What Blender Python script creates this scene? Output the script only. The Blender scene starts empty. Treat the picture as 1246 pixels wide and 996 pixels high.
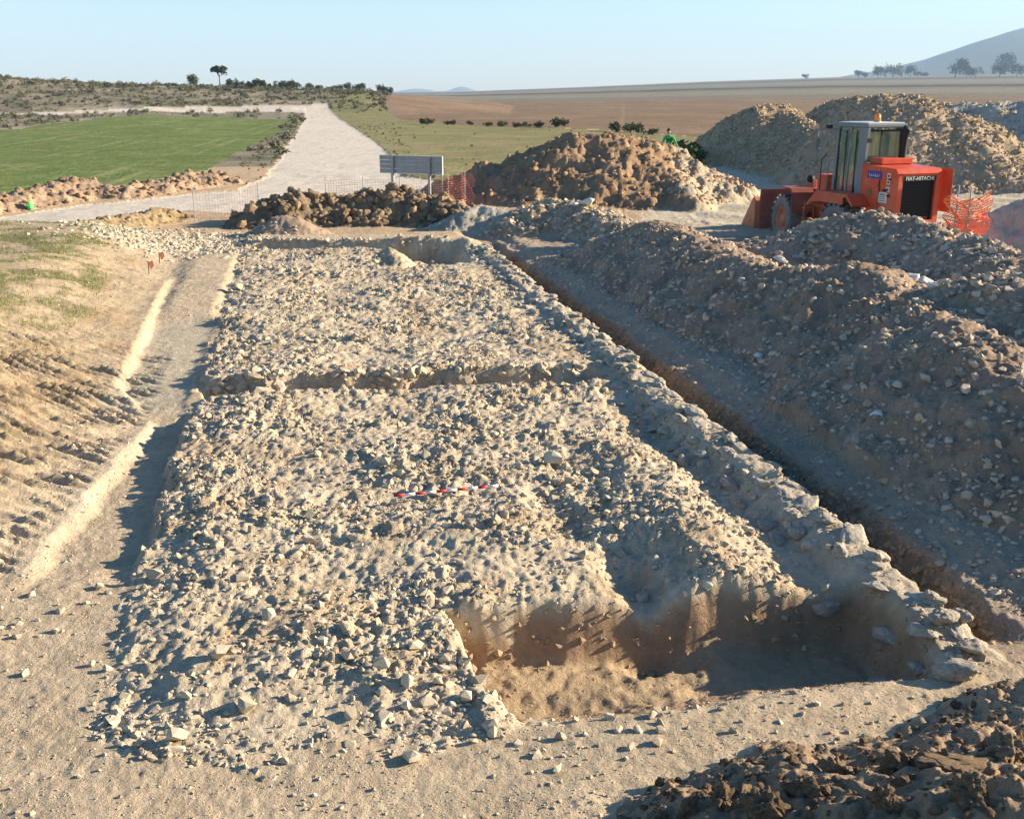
import bpy, bmesh, math, random
import numpy as np
from mathutils import Vector, Matrix, Euler
random.seed(7); rng = np.random.default_rng(7)
SC = bpy.context.scene
COL = SC.collection
R = math.radians

# ------------------------------------------------------------------ camera, world, sun, exposure
EYE = 3.9; PITCH = R(16.5); F = 1300.0
cam = bpy.data.cameras.new('camera'); cam.lens = 36 * F / 1246; cam.sensor_width = 36
cam.clip_end = 30000; cam.clip_start = 0.1
co = bpy.data.objects.new('camera', cam); COL.objects.link(co)
co.location = (0, 0, EYE); co.rotation_euler = (R(90) - PITCH, 0, 0)
SC.camera = co
SUN_AZ, SUN_EL = R(79), R(19)
w = bpy.data.worlds.new('World'); SC.world = w; w.use_nodes = True
nt = w.node_tree; bg = nt.nodes['Background']
sky = nt.nodes.new('ShaderNodeTexSky'); sky.sky_type = 'NISHITA'; sky.sun_disc = False
sky.sun_elevation = SUN_EL; sky.sun_rotation = SUN_AZ; sky.air_density = 1.0; sky.dust_density = 0.2; sky.ozone_density = 1.6
hsv = nt.nodes.new('ShaderNodeHueSaturation'); hsv.inputs['Saturation'].default_value = 1.35
tn = nt.nodes.new('ShaderNodeMix'); tn.data_type = 'RGBA'; tn.blend_type = 'MULTIPLY'; tn.inputs['Factor'].default_value = 1; tn.inputs['B'].default_value = (.93, .95, 1.05, 1)
nt.links.new(sky.outputs[0], hsv.inputs['Color']); nt.links.new(hsv.outputs[0], tn.inputs['A']); nt.links.new(tn.outputs['Result'], bg.inputs[0]); bg.inputs[1].default_value = 0.06
sl = bpy.data.lights.new('sun', 'SUN'); sl.energy = 5.0; sl.angle = R(0.55); sl.color = (1.0, 0.845, 0.64)
so = bpy.data.objects.new('sun', sl); COL.objects.link(so)
sd = Vector((math.sin(SUN_AZ) * math.cos(SUN_EL), math.cos(SUN_AZ) * math.cos(SUN_EL), math.sin(SUN_EL)))
so.rotation_euler = sd.to_track_quat('Z', 'Y').to_euler(); so.location = sd * 50
SC.view_settings.view_transform = 'Standard'; SC.view_settings.look = 'None'
SC.view_settings.exposure = 1.68; SC.view_settings.gamma = 1
SC.cycles.volume_step_rate = 4; SC.cycles.max_bounces = 6; SC.cycles.volume_bounces = 0

# ------------------------------------------------------------------ site survey helpers
def ray(px, py):
    u = (px - 623) / F; v = (498 - py) / F
    return (u, math.cos(PITCH) + v * math.sin(PITCH), -math.sin(PITCH) + v * math.cos(PITCH))
def G(px, py, z=0.0):                 # point on the level z
    d = ray(px, py); k = (z - EYE) / d[2]; return (d[0] * k, d[1] * k)
def P(px, py, Y):                     # point at distance Y
    d = ray(px, py); k = Y / d[1]; return (d[0] * k, Y, EYE + d[2] * k)
CS, SN = 0.9812, 0.193                # the buried road runs 11 degrees left of north
def ST(x, y): return (-SN * x + CS * y, CS * x + SN * y)
def XY(s, t): return (-SN * s + CS * t, CS * s + SN * t)

# ------------------------------------------------------------------ numpy noise
perm = np.random.default_rng(11).permutation(4096).astype(np.int64)
def hsh(ix, iy, seed=0): return perm[(perm[(ix + seed * 131) & 4095] + iy * 7 + seed * 17) & 4095]
GA = np.linspace(0, 2 * np.pi, 64, endpoint=False); GX = np.cos(GA).astype(np.float32); GY = np.sin(GA).astype(np.float32)
def gn(x, y, seed=0):
    fx = np.floor(x); fy = np.floor(y); ix = fx.astype(np.int64); iy = fy.astype(np.int64)
    dx = (x - fx).astype(np.float32); dy = (y - fy).astype(np.float32)
    u = dx * dx * dx * (dx * (dx * 6 - 15) + 10); v = dy * dy * dy * (dy * (dy * 6 - 15) + 10)
    def g(a, b):
        h = hsh(ix + a, iy + b, seed) & 63
        return GX[h] * (dx - a) + GY[h] * (dy - b)
    n0 = g(0, 0); n1 = g(1, 0); n2 = g(0, 1); n3 = g(1, 1)
    a = n0 + u * (n1 - n0); b = n2 + u * (n3 - n2)
    return (a + v * (b - a)) * 1.5
def fbm(x, y, sc, octv=4, seed=0, gain=0.5):
    r = 0; a = 1.0; f = 1.0 / sc
    for o in range(octv):
        r = r + a * gn(x * f + 3.7 * o, y * f - 1.9 * o, seed + o); a *= gain; f *= 2.03
    return r
def worley(x, y, sc, seed=0):
    X = x / sc; Y = y / sc; fx = np.floor(X); fy = np.floor(Y); ix = fx.astype(np.int64); iy = fy.astype(np.int64)
    dx = (X - fx).astype(np.float32); dy = (Y - fy).astype(np.float32)
    best = np.full(X.shape, 9.0, np.float32); cid = np.zeros(X.shape, np.float32)
    for a in (-1, 0, 1):
        for b in (-1, 0, 1):
            h = hsh(ix + a, iy + b, seed)
            rx = (h & 63) / 63.0 * 0.8 + 0.1; ry = ((h >> 6) & 63) / 63.0 * 0.8 + 0.1
            d = (a + rx - dx) ** 2 + (b + ry - dy) ** 2
            m = d < best; best = np.where(m, d, best).astype(np.float32); cid = np.where(m, ((h * 37) & 1023) / 1023.0, cid).astype(np.float32)
    return np.sqrt(best), cid
def slabs(x, y, sc, seed=0):           # broken stones: tilted flat tops with a gap between neighbours
    X = x / sc; Y = y / sc; fx = np.floor(X); fy = np.floor(Y); ix = fx.astype(np.int64); iy = fy.astype(np.int64)
    dx = (X - fx).astype(np.float32); dy = (Y - fy).astype(np.float32)
    b1 = np.full(X.shape, 9.0, np.float32); b2 = b1.copy(); ht = np.zeros(X.shape, np.float32)
    for a in (-1, 0, 1):
        for b in (-1, 0, 1):
            h = hsh(ix + a, iy + b, seed)
            ox = a + (h & 63) / 63.0 * .9 + .05 - dx; oy = b + ((h >> 6) & 63) / 63.0 * .9 + .05 - dy
            d = np.abs(ox) ** 1.5 + np.abs(oy) ** 1.5; hh = ((h * 37) & 1023) / 1023.0
            tl = ((h & 15) / 15.0 - .5) * 1.3 * ox + (((h >> 4) & 15) / 15.0 - .5) * 1.3 * oy
            m = d < b1; b2 = np.where(m, b1, np.minimum(b2, d)); ht = np.where(m, hh ** 1.6 + tl, ht); b1 = np.where(m, d, b1)
    return (ht * np.clip((b2 - b1) * 5, 0, 1)).astype(np.float32)
def ss(a, b, x): t = np.clip((x - a) / (b - a), 0, 1); return t * t * (3 - 2 * t)
def bump(x, a, b, c, d): return ss(a, b, x) * (1 - ss(c, d, x))
def inpoly(x, y, pts):
    r = np.zeros(x.shape, bool); n = len(pts)
    for i in range(n):
        x0, y0 = pts[i]; x1, y1 = pts[(i + 1) % n]
        if y0 == y1: continue
        c = ((y0 > y) != (y1 > y)) & (x < (x1 - x0) * (y - y0) / (y1 - y0) + x0)
        r ^= c
    return r
def pl_heap(x, y, pts, slope, rd, wob, rs):               # highest of the slopes falling from each stretch of crest
    best = np.full(x.shape, -99.0)
    if len(pts) == 1: pts = pts * 2
    for (x0, y0, z0), (x1, y1, z1) in zip(pts[:-1], pts[1:]):
        vx, vy = x1 - x0, y1 - y0; L = vx * vx + vy * vy + 1e-9
        t = np.clip(((x - x0) * vx + (y - y0) * vy) / L, 0, 1)
        d = np.hypot(x - x0 - t * vx, y - y0 - t * vy)
        h = z0 + t * (z1 - z0) - slope * (np.sqrt((d + wob * np.clip(d / rs, 0, 1)) ** 2 + rd * rd) - rd)
        best = np.maximum(best, h)
    return best

# ------------------------------------------------------------------ the lie of the land
# heap: name key, crest points (photo column, row, distance), slope, rounding, lump size
HEAPS = [
 ('trench', [(1246, 451, 11.3), (1197, 415, 12.4), (1132, 379, 14.5), (1100, 350, 16.2), (1053, 322, 17.2), (981, 326, 18.0), (920, 322, 19.2), (872, 300, 21.5), (800, 268, 25.5)], 0.49, 0.35, 0.10),
 ('trench', [(1246, 451, 11.3), (1300, 470, 10.6), (1400, 520, 9.6)], 0.6, 0.35, 0.10),
 ('back', [(905, 296, 24.0), (963, 286, 24.0), (1017, 264, 24.3), (1060, 259, 24.0), (1107, 266, 23.4), (1161, 284, 22.0), (1200, 296, 20.6), (1234, 314, 18.6), (1300, 336, 17.5)], 0.55, 0.35, 0.10),
 ('back', [(1246, 332, 15.2), (1185, 345, 15.6), (1300, 325, 15.0), (1420, 345, 13.5)], 0.45, 0.6, 0.12),
 ('brown', [(560, 222, 43), (600, 200, 43), (645, 189, 43), (690, 170, 43), (740, 165, 43), (775, 168, 44)], 0.5, 0.5, 0.22),
 ('brown', [(775, 169, 44), (812, 181, 44)], 0.9, 0.4, 0.16),
 ('brown', [(745, 172, 42.5), (770, 188, 42), (790, 190, 42.5), (806, 200, 41.5), (822, 215, 40), (846, 246, 37.5)], 0.72, 0.35, 0.12),
 ('lobe', [(642, 254, 31.5), (673, 243, 32.0), (715, 251, 31.2), (745, 265, 29.8), (768, 277, 28.6)], 0.55, 0.3, 0.10),
 ('clod', [(292, 268, 33), (318, 256, 33.5), (340, 240, 34), (380, 243, 34.2), (420, 246, 34.2), (445, 237, 34.6), (500, 239, 34.6), (540, 243, 34.2), (556, 256, 33.5)], 0.62, 0.25, 0.22),
 ('cone', [(345, 262, 31.0), (362, 266, 30.8)], 0.55, 0.15, 0.03),
 ('small', [(565, 258, 32.0), (585, 250, 32.4), (606, 254, 32.2)], 0.5, 0.2, 0.06),
 ('pyramid', [(925, 128, 64), (950, 128, 64.5)], 0.72, 0.6, 0.09),
 ('pyramid', [(950, 130, 64.5), (985, 150, 60), (1010, 178, 52)], 0.6, 0.4, 0.09),
 ('slope', [(1012, 124, 68), (1045, 120, 64)], 0.85, 0.5, 0.15),
 ('slope', [(1068, 117, 50), (1120, 117, 50)], 1.0, 0.8, 0.08),
 ('slope', [(1125, 123, 49.6), (1165, 140, 49), (1205, 168, 48), (1246, 198, 47)], 0.66, 0.8, 0.08),
 ('pale', [(1212, 262, 29.5), (1232, 246, 29), (1270, 236, 29), (1340, 225, 29)], 0.6, 0.2, 0.12),
 ('grey', [(1110, 133, 72), (1150, 128, 70), (1246, 124, 68), (1400, 118, 62)], 0.5, 0.5, 0.25),
 ('berm', [(-260, 285, 30), (-80, 258, 34.5), (0, 241, 38), (50, 228, 40.5), (88, 217, 42.5), (110, 224, 42.5), (150, 229, 42.5), (200, 221, 45), (238, 211, 48), (270, 214, 49)], 0.42, 0.2, 0.2),
 ('kerbside', [(-120, 312, 24.3), (0, 290, 26.5), (60, 277, 29), (150, 262, 33.0), (205, 256, 35)], 0.4, 0.15, 0.1),
 ('corner', [(1450, 765, 7.0), (1300, 830, 6.2), (1246, 872, 5.8), (1180, 908, 5.5), (1100, 938, 5.25), (1010, 968, 5.05), (960, 985, 5.0)], 0.55, 0.12, 0.07),
 ('corner', [(1246, 975, 4.4), (1100, 990, 4.5), (900, 1005, 4.75)], 0.45, 0.2, 0.07),
]
HEAPS = [(k, [P(*p) for p in pts], sl_, rd, lump) for k, pts, sl_, rd, lump in HEAPS]
HKEYS = ['trench', 'back', 'brown', 'lobe', 'clod', 'cone', 'small', 'pyramid', 'slope', 'grey', 'pale', 'berm', 'kerbside', 'corner']
ROAD = [G(*p) for p in [(-400, 330), (0, 262), (100, 249), (200, 238), (290, 231), (325, 215), (343, 190), (358, 165), (369, 149), (371, 143), (372, 139.5),
        (398, 138.5), (414, 145), (432, 156), (455, 171), (472, 186), (490, 214), (560, 222), (600, 240), (560, 258), (300, 258), (230, 255), (150, 262), (60, 276), (0, 287), (-400, 375)]]
TRACK = [G(*p) for p in [(-600, 152), (100, 142.5), (200, 140.8), (372, 139.2), (372, 141.4), (200, 142.4), (90, 143.8), (-600, 157)]]
GREEN = [G(*p) for p in [(-500, 318), (0, 243), (135, 228), (189, 218), (249, 208), (286, 187), (337, 164), (355, 145), (182, 144.2), (100, 150), (0, 161), (-500, 198)]]
PLOUGH = [G(*p) for p in [(470, 140), (505, 149), (640, 156), (740, 159), (840, 166), (950, 182), (2200, 330), (2600, 126), (900, 119.5), (640, 121.5), (500, 124), (470, 132)]]
GRASS = [G(*p) for p in [(399, 138.5), (414, 145), (432, 156), (455, 171), (472, 186), (490, 214), (560, 222), (640, 232), (900, 240), (1300, 210), (2200, 330), (950, 182), (840, 166), (740, 159), (640, 156), (505, 149), (470, 140), (440, 131)]]
kk = [-.9, -.479, -.43, -.35, -.20, -.13, -.05, 0.0]; kz = [9.0, 7.0, 6.0, 5.0, 4.5, 3.8, 1.5, 0.0]
sk = [-1, -.14, -.05, .06, .175, .29, .479, .8, 1.5]; sa = [-.02, -.02, .04, .27, .55, .76, .92, 1.0, 1.0]
mk = [.2, .29, .336, .367, .405, .444, .479, .55, .65, .8, 1.2]; ma = [0, .75, 1.15, 1.6, 2.35, 3.0, 3.45, 4.0, 4.3, 3.6, 2.0]

def terrain(x, y, want=False, detail=True):
    x = np.asarray(x, float); y = np.asarray(y, float)
    D = np.maximum(y, 1.0); k = x / np.maximum(D, 1)
    s, t = ST(x, y)
    nA = fbm(x, y, 2.2, 4, 1); nB = fbm(x, y, 0.5, 3, 5)
    j = 0.16 * gn(x / 0.45, y / 0.45, 9) + 0.07 * gn(x / 0.13, y / 0.13, 10)
    near = (D < 60)
    # base level
    z = -0.06 + 0.03 * nA * near + 0.02 * ss(30, 60, D)
    # left bank up to the green strip
    foot = np.interp(s, [4, 8, 10, 13.4, 15, 19, 22, 30], [-3.1, -2.9, -2.4, -1.85, -2.5, -2.62, -2.72, -2.9])
    bank = (0.66 * ss(0, 3.0, (foot - t) + j * .6) + .12 * ss(-.02, .16, foot - t + j * .25) * bump(s, 13.6, 14.4, 23, 25)) * (1 - ss(29, 35, s + 0.25 * (t + 3))) * ss(5, 8.5, s)
    z = z + bank
    # pale cut face left of the narrow left trench
    tf = t + j * .35
    left_tr = bump(s + j, 8.4, 9.6, 13.2, 13.7)
    foot_n = np.interp(s, [8, 9.6, 13.4, 14], [-2.55, -2.4, -1.9, -1.9])
    z = z - 0.10 * left_tr * ss(foot_n - .12, foot_n + .1, tf) * (1 - ss(-1.6, -1.5, tf))
    flat = bump(s + j, 13.7, 14.1, 19.3, 20.2) * ss(-2.75, -2.5, tf) * (1 - ss(-1.72, -1.55, tf))
    z = z - 0.03 * flat
    low = bump(s, 19.5, 20.5, 27.5, 28.5) * ss(-3.0, -2.4, tf) * (1 - ss(-1.7, -1.5, tf)); z = z + .09 * low
    # the excavated road: raised, rubbly
    eL = t - (-1.53) + j; eR = 4.84 - t + j * .5
    s0 = np.interp(t, [-2, -1.3, -.4, .6, 1.05, 1.2, 4.4, 5.0], [6.9, 6.05, 5.75, 5.75, 5.9, 6.05, 6.15, 6.2])
    pave = ss(0, .12, eL) * ss(0, .08, eR) * ss(0, np.where(t < 1.0, 1.3, .35), s - s0 + j) * (1 - ss(28.6, 29.0, s + j))
    pavem = (eL > 0) & (eR > 0) & (s - s0 + j > 0.05) & (s < 28.8)
    z = z + pave * (0.035 + 0.035 * ss(0, .8, eL) + 0.04 * nA + 0.025 * nB)
    # cross cut
    cc = 14.75 - 0.05 * (t - 2) + 0.06 * gn(t * 2.3, t * 0 + 3.3, 4)
    ds = s - cc
    z = z - 0.28 * pave * ss(-.75, -.12, ds + j * .2) * (1 - ss(-.03, .07, ds + j * .5)) * (1 - ss(3.9, 4.3, tf))
    # far half stands a little prouder, far cut and far pit
    z = z + 0.05 * pave * ss(0, .1, ds) * (1 - ss(0, 3, ds))
    fc = s - (29.0 - .28 * (t - 1))
    z = z + .17 * ss(-.05, .08, fc + j * .4) * bump(tf, -1.7, -1.2, 4.3, 4.8) * (1 - ss(30.2, 32, s))
    z = z - 0.22 * ss(-1.2, -.3, fc) * (1 - ss(-.05, .08, fc + j * .4)) * bump(tf, -1.3, -.9, 4.0, 4.2)
    z = z - 0.34 * ss(24.9, 25.3, s - .5 * (t - 3) + j) * (1 - ss(-.1, .05, fc + j * .4)) * ss(2.1, 2.9, tf) * (1 - ss(3.85, 4.05, tf))
    z = z + 0.14 * bump(s, 25.0, 25.5, 26.8, 27.4) * bump(t, 1.9, 2.2, 2.4, 3.2)
    # ridges and gullies along the road's right side
    z = z + 0.10 * np.exp(-((tf - 3.35) / .3) ** 2) * bump(s, 7.3, 7.7, 10.5, 12.5)
    z = z - 0.20 * np.exp(-((tf - 2.62) / .24) ** 2) * bump(s + j, 7.0, 7.2, 8.1, 8.9)
    z = z - 0.09 * np.exp(-((tf - 2.3) / .2) ** 2) * bump(s, 8.6, 9.0, 9.9, 10.3)
    z = z - 0.13 * np.exp(-((tf - 4.1) / .28) ** 2) * bump(s, 7.2, 7.8, 12.0, 14.5)
    z = z + 0.08 * ss(4.3, 4.5, tf) * (1 - ss(4.75, 4.85, t)) * bump(s, 6.3, 6.6, 27, 28)
    # near pit
    pL = tf - 0.93 - 0.17 * (7.4 - s)
    pit = ss(-.02, .16, pL) * (1 - ss(4.25, 4.5, tf)) * (1 - ss(7.40, 7.58, s + j * .12 + .05 * gn(t * 1.7, s * 1.2, 6) + .04 * (t - 2))) * ss(5.9, 6.75, s + j * .3 - .05 * np.sin(t * 2.2))
    z = z - pit * 0.52 + pit * (0.012 * nB + .02 * nA + .03 * fbm(x, y, .12, 4, 88) * (.35 + 2.4 * pit * (1 - pit))) 
    pitm = (pit > .25)
    # right trench, ledge
    tr = ss(4.86, 4.96, t + j * .25) * (1 - ss(5.12, 5.42, t + j * .45 + .12 * gn(s * .7, t * .7, 7))) * ss(6.3, 7.0, s) * (1 - ss(27.5, 30, s))
    z = z - 0.36 * tr + .07 * ss(.02,.5,tr)*fbm(x, y, .2, 3, 89)
    z = z + 0.10 * ss(5.5, 5.9, t) * (1 - ss(30, 40, s)) * ss(6.0, 7.2, s)
    # far country
    left = -k
    zf = np.interp(k, kk, kz) * ss(168, 262, D) * (1 - .3 * ss(300, 900, D)) * (1 - ss(900, 2500, D))
    zf = zf + (0.5 * ss(90, 170, D) * ss(.22, .36, left))
    ang = np.interp(k, sk, sa)
    q = np.clip((D - 330) / (2500 - 330), 0, 1.0)
    zr = (2500 * np.tan(np.radians(ang)) + 3.9) * q ** 1.05
    zr = np.where(D > 2500, zr * (1 - .5 * ss(2500, 4500, D)), zr)
    mt = 5600 * np.tan(np.radians(np.interp(k, mk, ma))) * ss(2700, 5600, D) * (1 - ss(5600, 8500, D) * .8)
    mt = mt * (1 + 0.05 * fbm(x, y, 900, 4, 31) * (D > 2000))
    far_h = 42 * np.exp(-((k + .045) / .012) ** 2) * bump(D, 7000, 8000, 8300, 9300) + 30 * np.exp(-((k + .085) / .018) ** 2) * bump(D, 7000, 8000, 8300, 9300)
    z = z + np.maximum(np.maximum(zf, zr), mt) + far_h
    z = z + (D > 60) * 0.12 * fbm(x, y, 14, 3, 21) * ss(60, 120, D) + (D > 200) * 0.35 * fbm(x, y, 30, 3, 22) * ss(200, 300, D) * (k < 0) * (1 - ss(1500, 2000, D))
    # road bed sunk a touch, verge
    xr = x + 0.25 * gn(x / 1.5, y / 1.5, 40) * (D > 20); yr = y + 0.3 * gn(x / 1.7, y / 1.7, 41) * (D > 20)
    road = inpoly(xr, yr, ROAD); trk = inpoly(x + 0 * y, y + 1.0 * gn(x / 6, y / 6, 42), TRACK)
    green = inpoly(xr, yr, GREEN) & ~road; plough = inpoly(x, y + 2.5 * gn(x / 9, y / 9, 43), PLOUGH) & (D < 430 + 60 * k); grass = inpoly(xr, yr, GRASS) & ~((k > .14) & (D < 85))
    z = z + 0.05 * (~road) * (D > 30) * ss(30, 40, D) * (k < .1)
    # heaps
    hid = np.full(x.shape, -1, int); top = z.copy()
    lum = 0
    for key, pts, sl_, rd, lump in HEAPS:
        xs = [p[0] for p in pts]; ys = [p[1] for p in pts]; mz = max(p[2] for p in pts); m_ = mz / sl_ * 1.7 + 1.5
        sel = (x > min(xs) - m_) & (x < max(xs) + m_) & (y > min(ys) - m_) & (y < max(ys) + m_)
        if not sel.any(): continue
        X = x[sel]; Y = y[sel]
        rs = max(.25, mz * .45)
        wob = 0.3 * rs * gn(X / (rs * 1.3), Y / (rs * 1.3), 50) + 0.12 * rs * gn(X / (rs * .45), Y / (rs * .45), 51)
        h = pl_heap(X, Y, pts, sl_, rd, wob, rs)
        lm = lump * (0.75 * fbm(X, Y, lump * 4 + .15, 4, 60, .6))
        if key in ('brown', 'pyramid', 'slope', 'lobe'):
            lm = lm + lump * (.45 * slabs(X, Y, .5, 67) + .3 * slabs(X, Y, .25, 68) + .4 * (.3 - np.abs(gn(X / .8, Y / .8, 65))) + .5 * (.3 - np.abs(gn(X / .33, Y / .33, 66))))
        if key in ('clod', 'berm', 'corner', 'kerbside'):
            f1, cid = worley(X + .08 * gn(X * 4, Y * 4, 3), Y, lump * 1.9 + .05, 62)
            lm = lm + lump * (.35 if key == 'corner' else .75) * (cid - .2) * np.clip(1.15 - f1 * 1.3, 0, 1) + lump * .5 * (.35 - np.abs(gn(X / (lump * 1.3 + .04), Y / (lump * 1.3 + .04), 64)))
        if key == 'trench':                                        # mouth of the ledge: do not fill the trench
            S_, T_ = ST(X, Y); h = h - 3 * np.clip(5.8 - T_, 0, 9)
        if key in ('corner',):
            h = h - 3.0 * np.clip((Y - 6.4), 0, 9)
        h = h + lm * ss(-.15, .2, h - z[sel])
        tt = top[sel]; m = h > tt
        kk_ = 0.08; hh = np.clip(.5 + .5 * (h - tt) / kk_, 0, 1); bl = tt + (h - tt) * hh + kk_ * hh * (1 - hh) * .5
        top[sel] = np.where(np.abs(h - tt) < kk_, bl, np.maximum(h, tt))
        hi = hid[sel]; hi[m] = HKEYS.index(key); hid[sel] = hi
    z = top
    # loader yard, slightly sunken, and shallow ruts
    # surface detail
    if detail:
        heap = hid >= 0
        nd = near
        xx, yy = x[nd], y[nd]
        f1, c1 = worley(xx, yy, .21, 70); f2, c2 = worley(xx + 5, yy, .11, 71)
        b1 = c1 * np.sqrt(np.clip(1 - (f1 / .62) ** 2, 0, 1)); b2 = c2 * np.sqrt(np.clip(1 - (f2 / .62) ** 2, 0, 1))
        am = np.where(pavem, 1.0, np.where(heap, .6, np.where((t < -1.7) & (t > foot - 1.5), .14, np.where(t < -1.7, .15, .12))))[nd]
        am = am * np.where(pitm, .10, 1)[nd] * np.where(flat > .5, .1, 1)[nd] * np.where(road, .12, 1)[nd]
        am = am * np.where(pavem[nd], .35 + .65 * ss(0, 1.6, (s - s0)[nd]), 1) * (.78 + .22 * ss(8, 13, yy))
        am = am * (1 - .8 * (pavem & (ds > -.62) & (ds < -.12))[nd]) * (1 - .6 * ss(3.95, 4.1, t[nd]) * pavem[nd]); am = np.where((t[nd] > 5.2) & ~heap[nd] & (s[nd] > 6.4), .4, am)
        far_f = 1 + ss(12, 30, yy) * .5
        patch = 0.45 + 0.8 * ss(-.35, .45, fbm(xx, yy, 1.3, 3, 77))
        f3, c3 = worley(xx + 2 + .05 * gn(xx * 6, yy * 6, 75), yy, .38, 74); b3 = c3 * np.clip(1.1 - 1.5 * f3, 0, 1)
        rdg = .4 - np.abs(gn(xx / .19, yy / .19, 76)) - .5 * np.abs(gn(xx / .085, yy / .085, 78))
        s1 = slabs(xx, yy, .24, 170); s2 = slabs(xx + 3, yy + 1, .13, 171); s3 = slabs(xx + 7, yy, .075, 172)
        z[nd] += am * patch * (.022 * s1 + .030 * s2 + .026 * s3 + .008 * b1 + .018 * b3 + .02 * rdg - .025) * far_f + .016 * (am + .25) * fbm(xx, yy, .09, 2, 73)
        # claw marks of the digger on the left bank
        g1 = (s[nd] + .62 * t[nd] + .14 * gn(xx / 1.3, yy / 1.3, 80)) / .21
        cm = bump(t[nd], -5.0, -3.9, foot_n[nd] - .35, foot_n[nd] - .1) * bump(s[nd], 8.5, 9.5, 15.5, 19) * (~heap[nd])
        z[nd] += cm * .06 * (1 - 2 * np.abs(np.sin(g1 * np.pi))) * (0.55 + gn(xx / .9, yy / .35, 81)) + cm * .03 * fbm(xx * .5 + yy * .2, yy * 1.8, .22, 4, 82)
        # tractor ruts in the haul ramp
        rk = ((x > 6) & (D > 33) & (D < 60) & ~heap)[nd]
        z[nd] += rk * .04 * np.sin((xx * .8 + yy * .35) * 3.2 + gn(xx / 3, yy / 3, 85))
    if not want: return z
    return dict(z=z, s=s, t=t, D=D, k=k, pave=pavem, pit=pit, tr=tr, flat=flat, bank=bank, road=road, trk=trk, green=green, plough=plough, grass=grass, hid=hid, nA=nA, nB=nB, foot=foot, ltr=left_tr, ds=ds, fc=fc)
def H(x, y): return float(terrain(np.array([x]), np.array([y]))[0])

# ------------------------------------------------------------------ materials
def mat(name, col=(.5, .5, .5), rough=.9, metal=0, bumps=None, var=0, vscale=3, rnd=0, attr=None, spec=.3, alpha=None, trans=0):
    m = bpy.data.materials.new(name); m.use_nodes = True; n = m.node_tree; b = n.nodes['Principled BSDF']
    b.inputs['Roughness'].default_value = rough; b.inputs['Metallic'].default_value = metal
    b.inputs['Specular IOR Level'].default_value = spec
    if trans: b.inputs['Transmission Weight'].default_value = trans
    tc = n.nodes.new('ShaderNodeTexCoord'); src = None
    if attr:
        a = n.nodes.new('ShaderNodeAttribute'); a.attribute_name = attr; src = a.outputs['Color']
    else:
        c = n.nodes.new('ShaderNodeRGB'); c.outputs[0].default_value = (*col, 1); src = c.outputs[0]
    def mulval(src, fac_socket):
        mx = n.nodes.new('ShaderNodeVectorMath'); mx.operation = 'SCALE'
        n.links.new(src, mx.inputs[0]); n.links.new(fac_socket, mx.inputs['Scale']); return mx.outputs[0]
    if var:
        for q, sc_ in enumerate((vscale, vscale * 6.3)):
            no = n.nodes.new('ShaderNodeTexNoise'); no.inputs['Scale'].default_value = sc_; no.inputs['Detail'].default_value = 5; no.inputs['Roughness'].default_value = .65
            n.links.new(tc.outputs['Object'], no.inputs['Vector'])
            mr = n.nodes.new('ShaderNodeMapRange'); mr.inputs[1].default_value = .3; mr.inputs[2].default_value = .7; mr.inputs[3].default_value = 1 - var; mr.inputs[4].default_value = 1 + var
            n.links.new(no.outputs['Fac'], mr.inputs[0]); src = mulval(src, mr.outputs[0])
    if rnd:
        oi = n.nodes.new('ShaderNodeObjectInfo'); mr = n.nodes.new('ShaderNodeMapRange'); mr.inputs[3].default_value = 1 - rnd; mr.inputs[4].default_value = 1 + rnd
        n.links.new(oi.outputs['Random'], mr.inputs[0]); src = mulval(src, mr.outputs[0])
    n.links.new(src, b.inputs['Base Color'])
    if bumps:
        prev = None
        for sc_, st, dist in bumps:
            no = n.nodes.new('ShaderNodeTexNoise'); no.inputs['Scale'].default_value = sc_; no.inputs['Detail'].default_value = 6; no.inputs['Roughness'].default_value = .7
            n.links.new(tc.outputs['Object'], no.inputs['Vector'])
            bu = n.nodes.new('ShaderNodeBump'); bu.inputs['Strength'].default_value = st; bu.inputs['Distance'].default_value = dist
            n.links.new(no.outputs['Fac'], bu.inputs['Height'])
            if prev: n.links.new(prev, bu.inputs['Normal'])
            prev = bu.outputs[0]
        n.links.new(prev, b.inputs['Normal'])
    return m
M_SOIL = mat('soil', attr='tint', var=.13, vscale=2.2, rough=.96, spec=.1, bumps=[(9, .8, .05), (38, .9, .02)])
M_FARG = mat('farmland', attr='tint', var=.16, vscale=.12, rough=1, spec=.05, bumps=[(1.5, .6, .25)])
M_LIME = mat('limestone', (.47, .39, .275), var=.2, vscale=8, rnd=.24, rough=.92, spec=.15, bumps=[(25, .5, .01)])
M_GREY = mat('grey_stone', (.46, .365, .265), var=.2, vscale=7, rnd=.25, rough=.92, spec=.15, bumps=[(25, .5, .01)])
M_RCLOD = mat('reddish_earth', (.34, .22, .13), var=.2, vscale=6, rnd=.2, rough=1, spec=.05)
M_EARTH = mat('crumbled_subsoil', (.34, .245, .155), var=.2, vscale=6, rnd=.15, rough=1, spec=.05)
M_TAN = mat('tan_stone', (.40, .305, .20), var=.2, vscale=7, rnd=.25, rough=.95, spec=.1)
M_KERB = mat('kerb_limestone', (.40, .345, .265), var=.28, vscale=4, rnd=.12, rough=.9, spec=.15, bumps=[(12, .7, .03), (50, .5, .01)])
M_CLOD = mat('clod_earth', (.28, .195, .12), var=.22, vscale=6, rnd=.22, rough=1, spec=.05, bumps=[(14, 1, .03), (60, .8, .01)])
M_WHITE = mat('white_rock', (.66, .62, .54), var=.1, vscale=6, rough=.9, bumps=[(14, .6, .02)])

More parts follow.
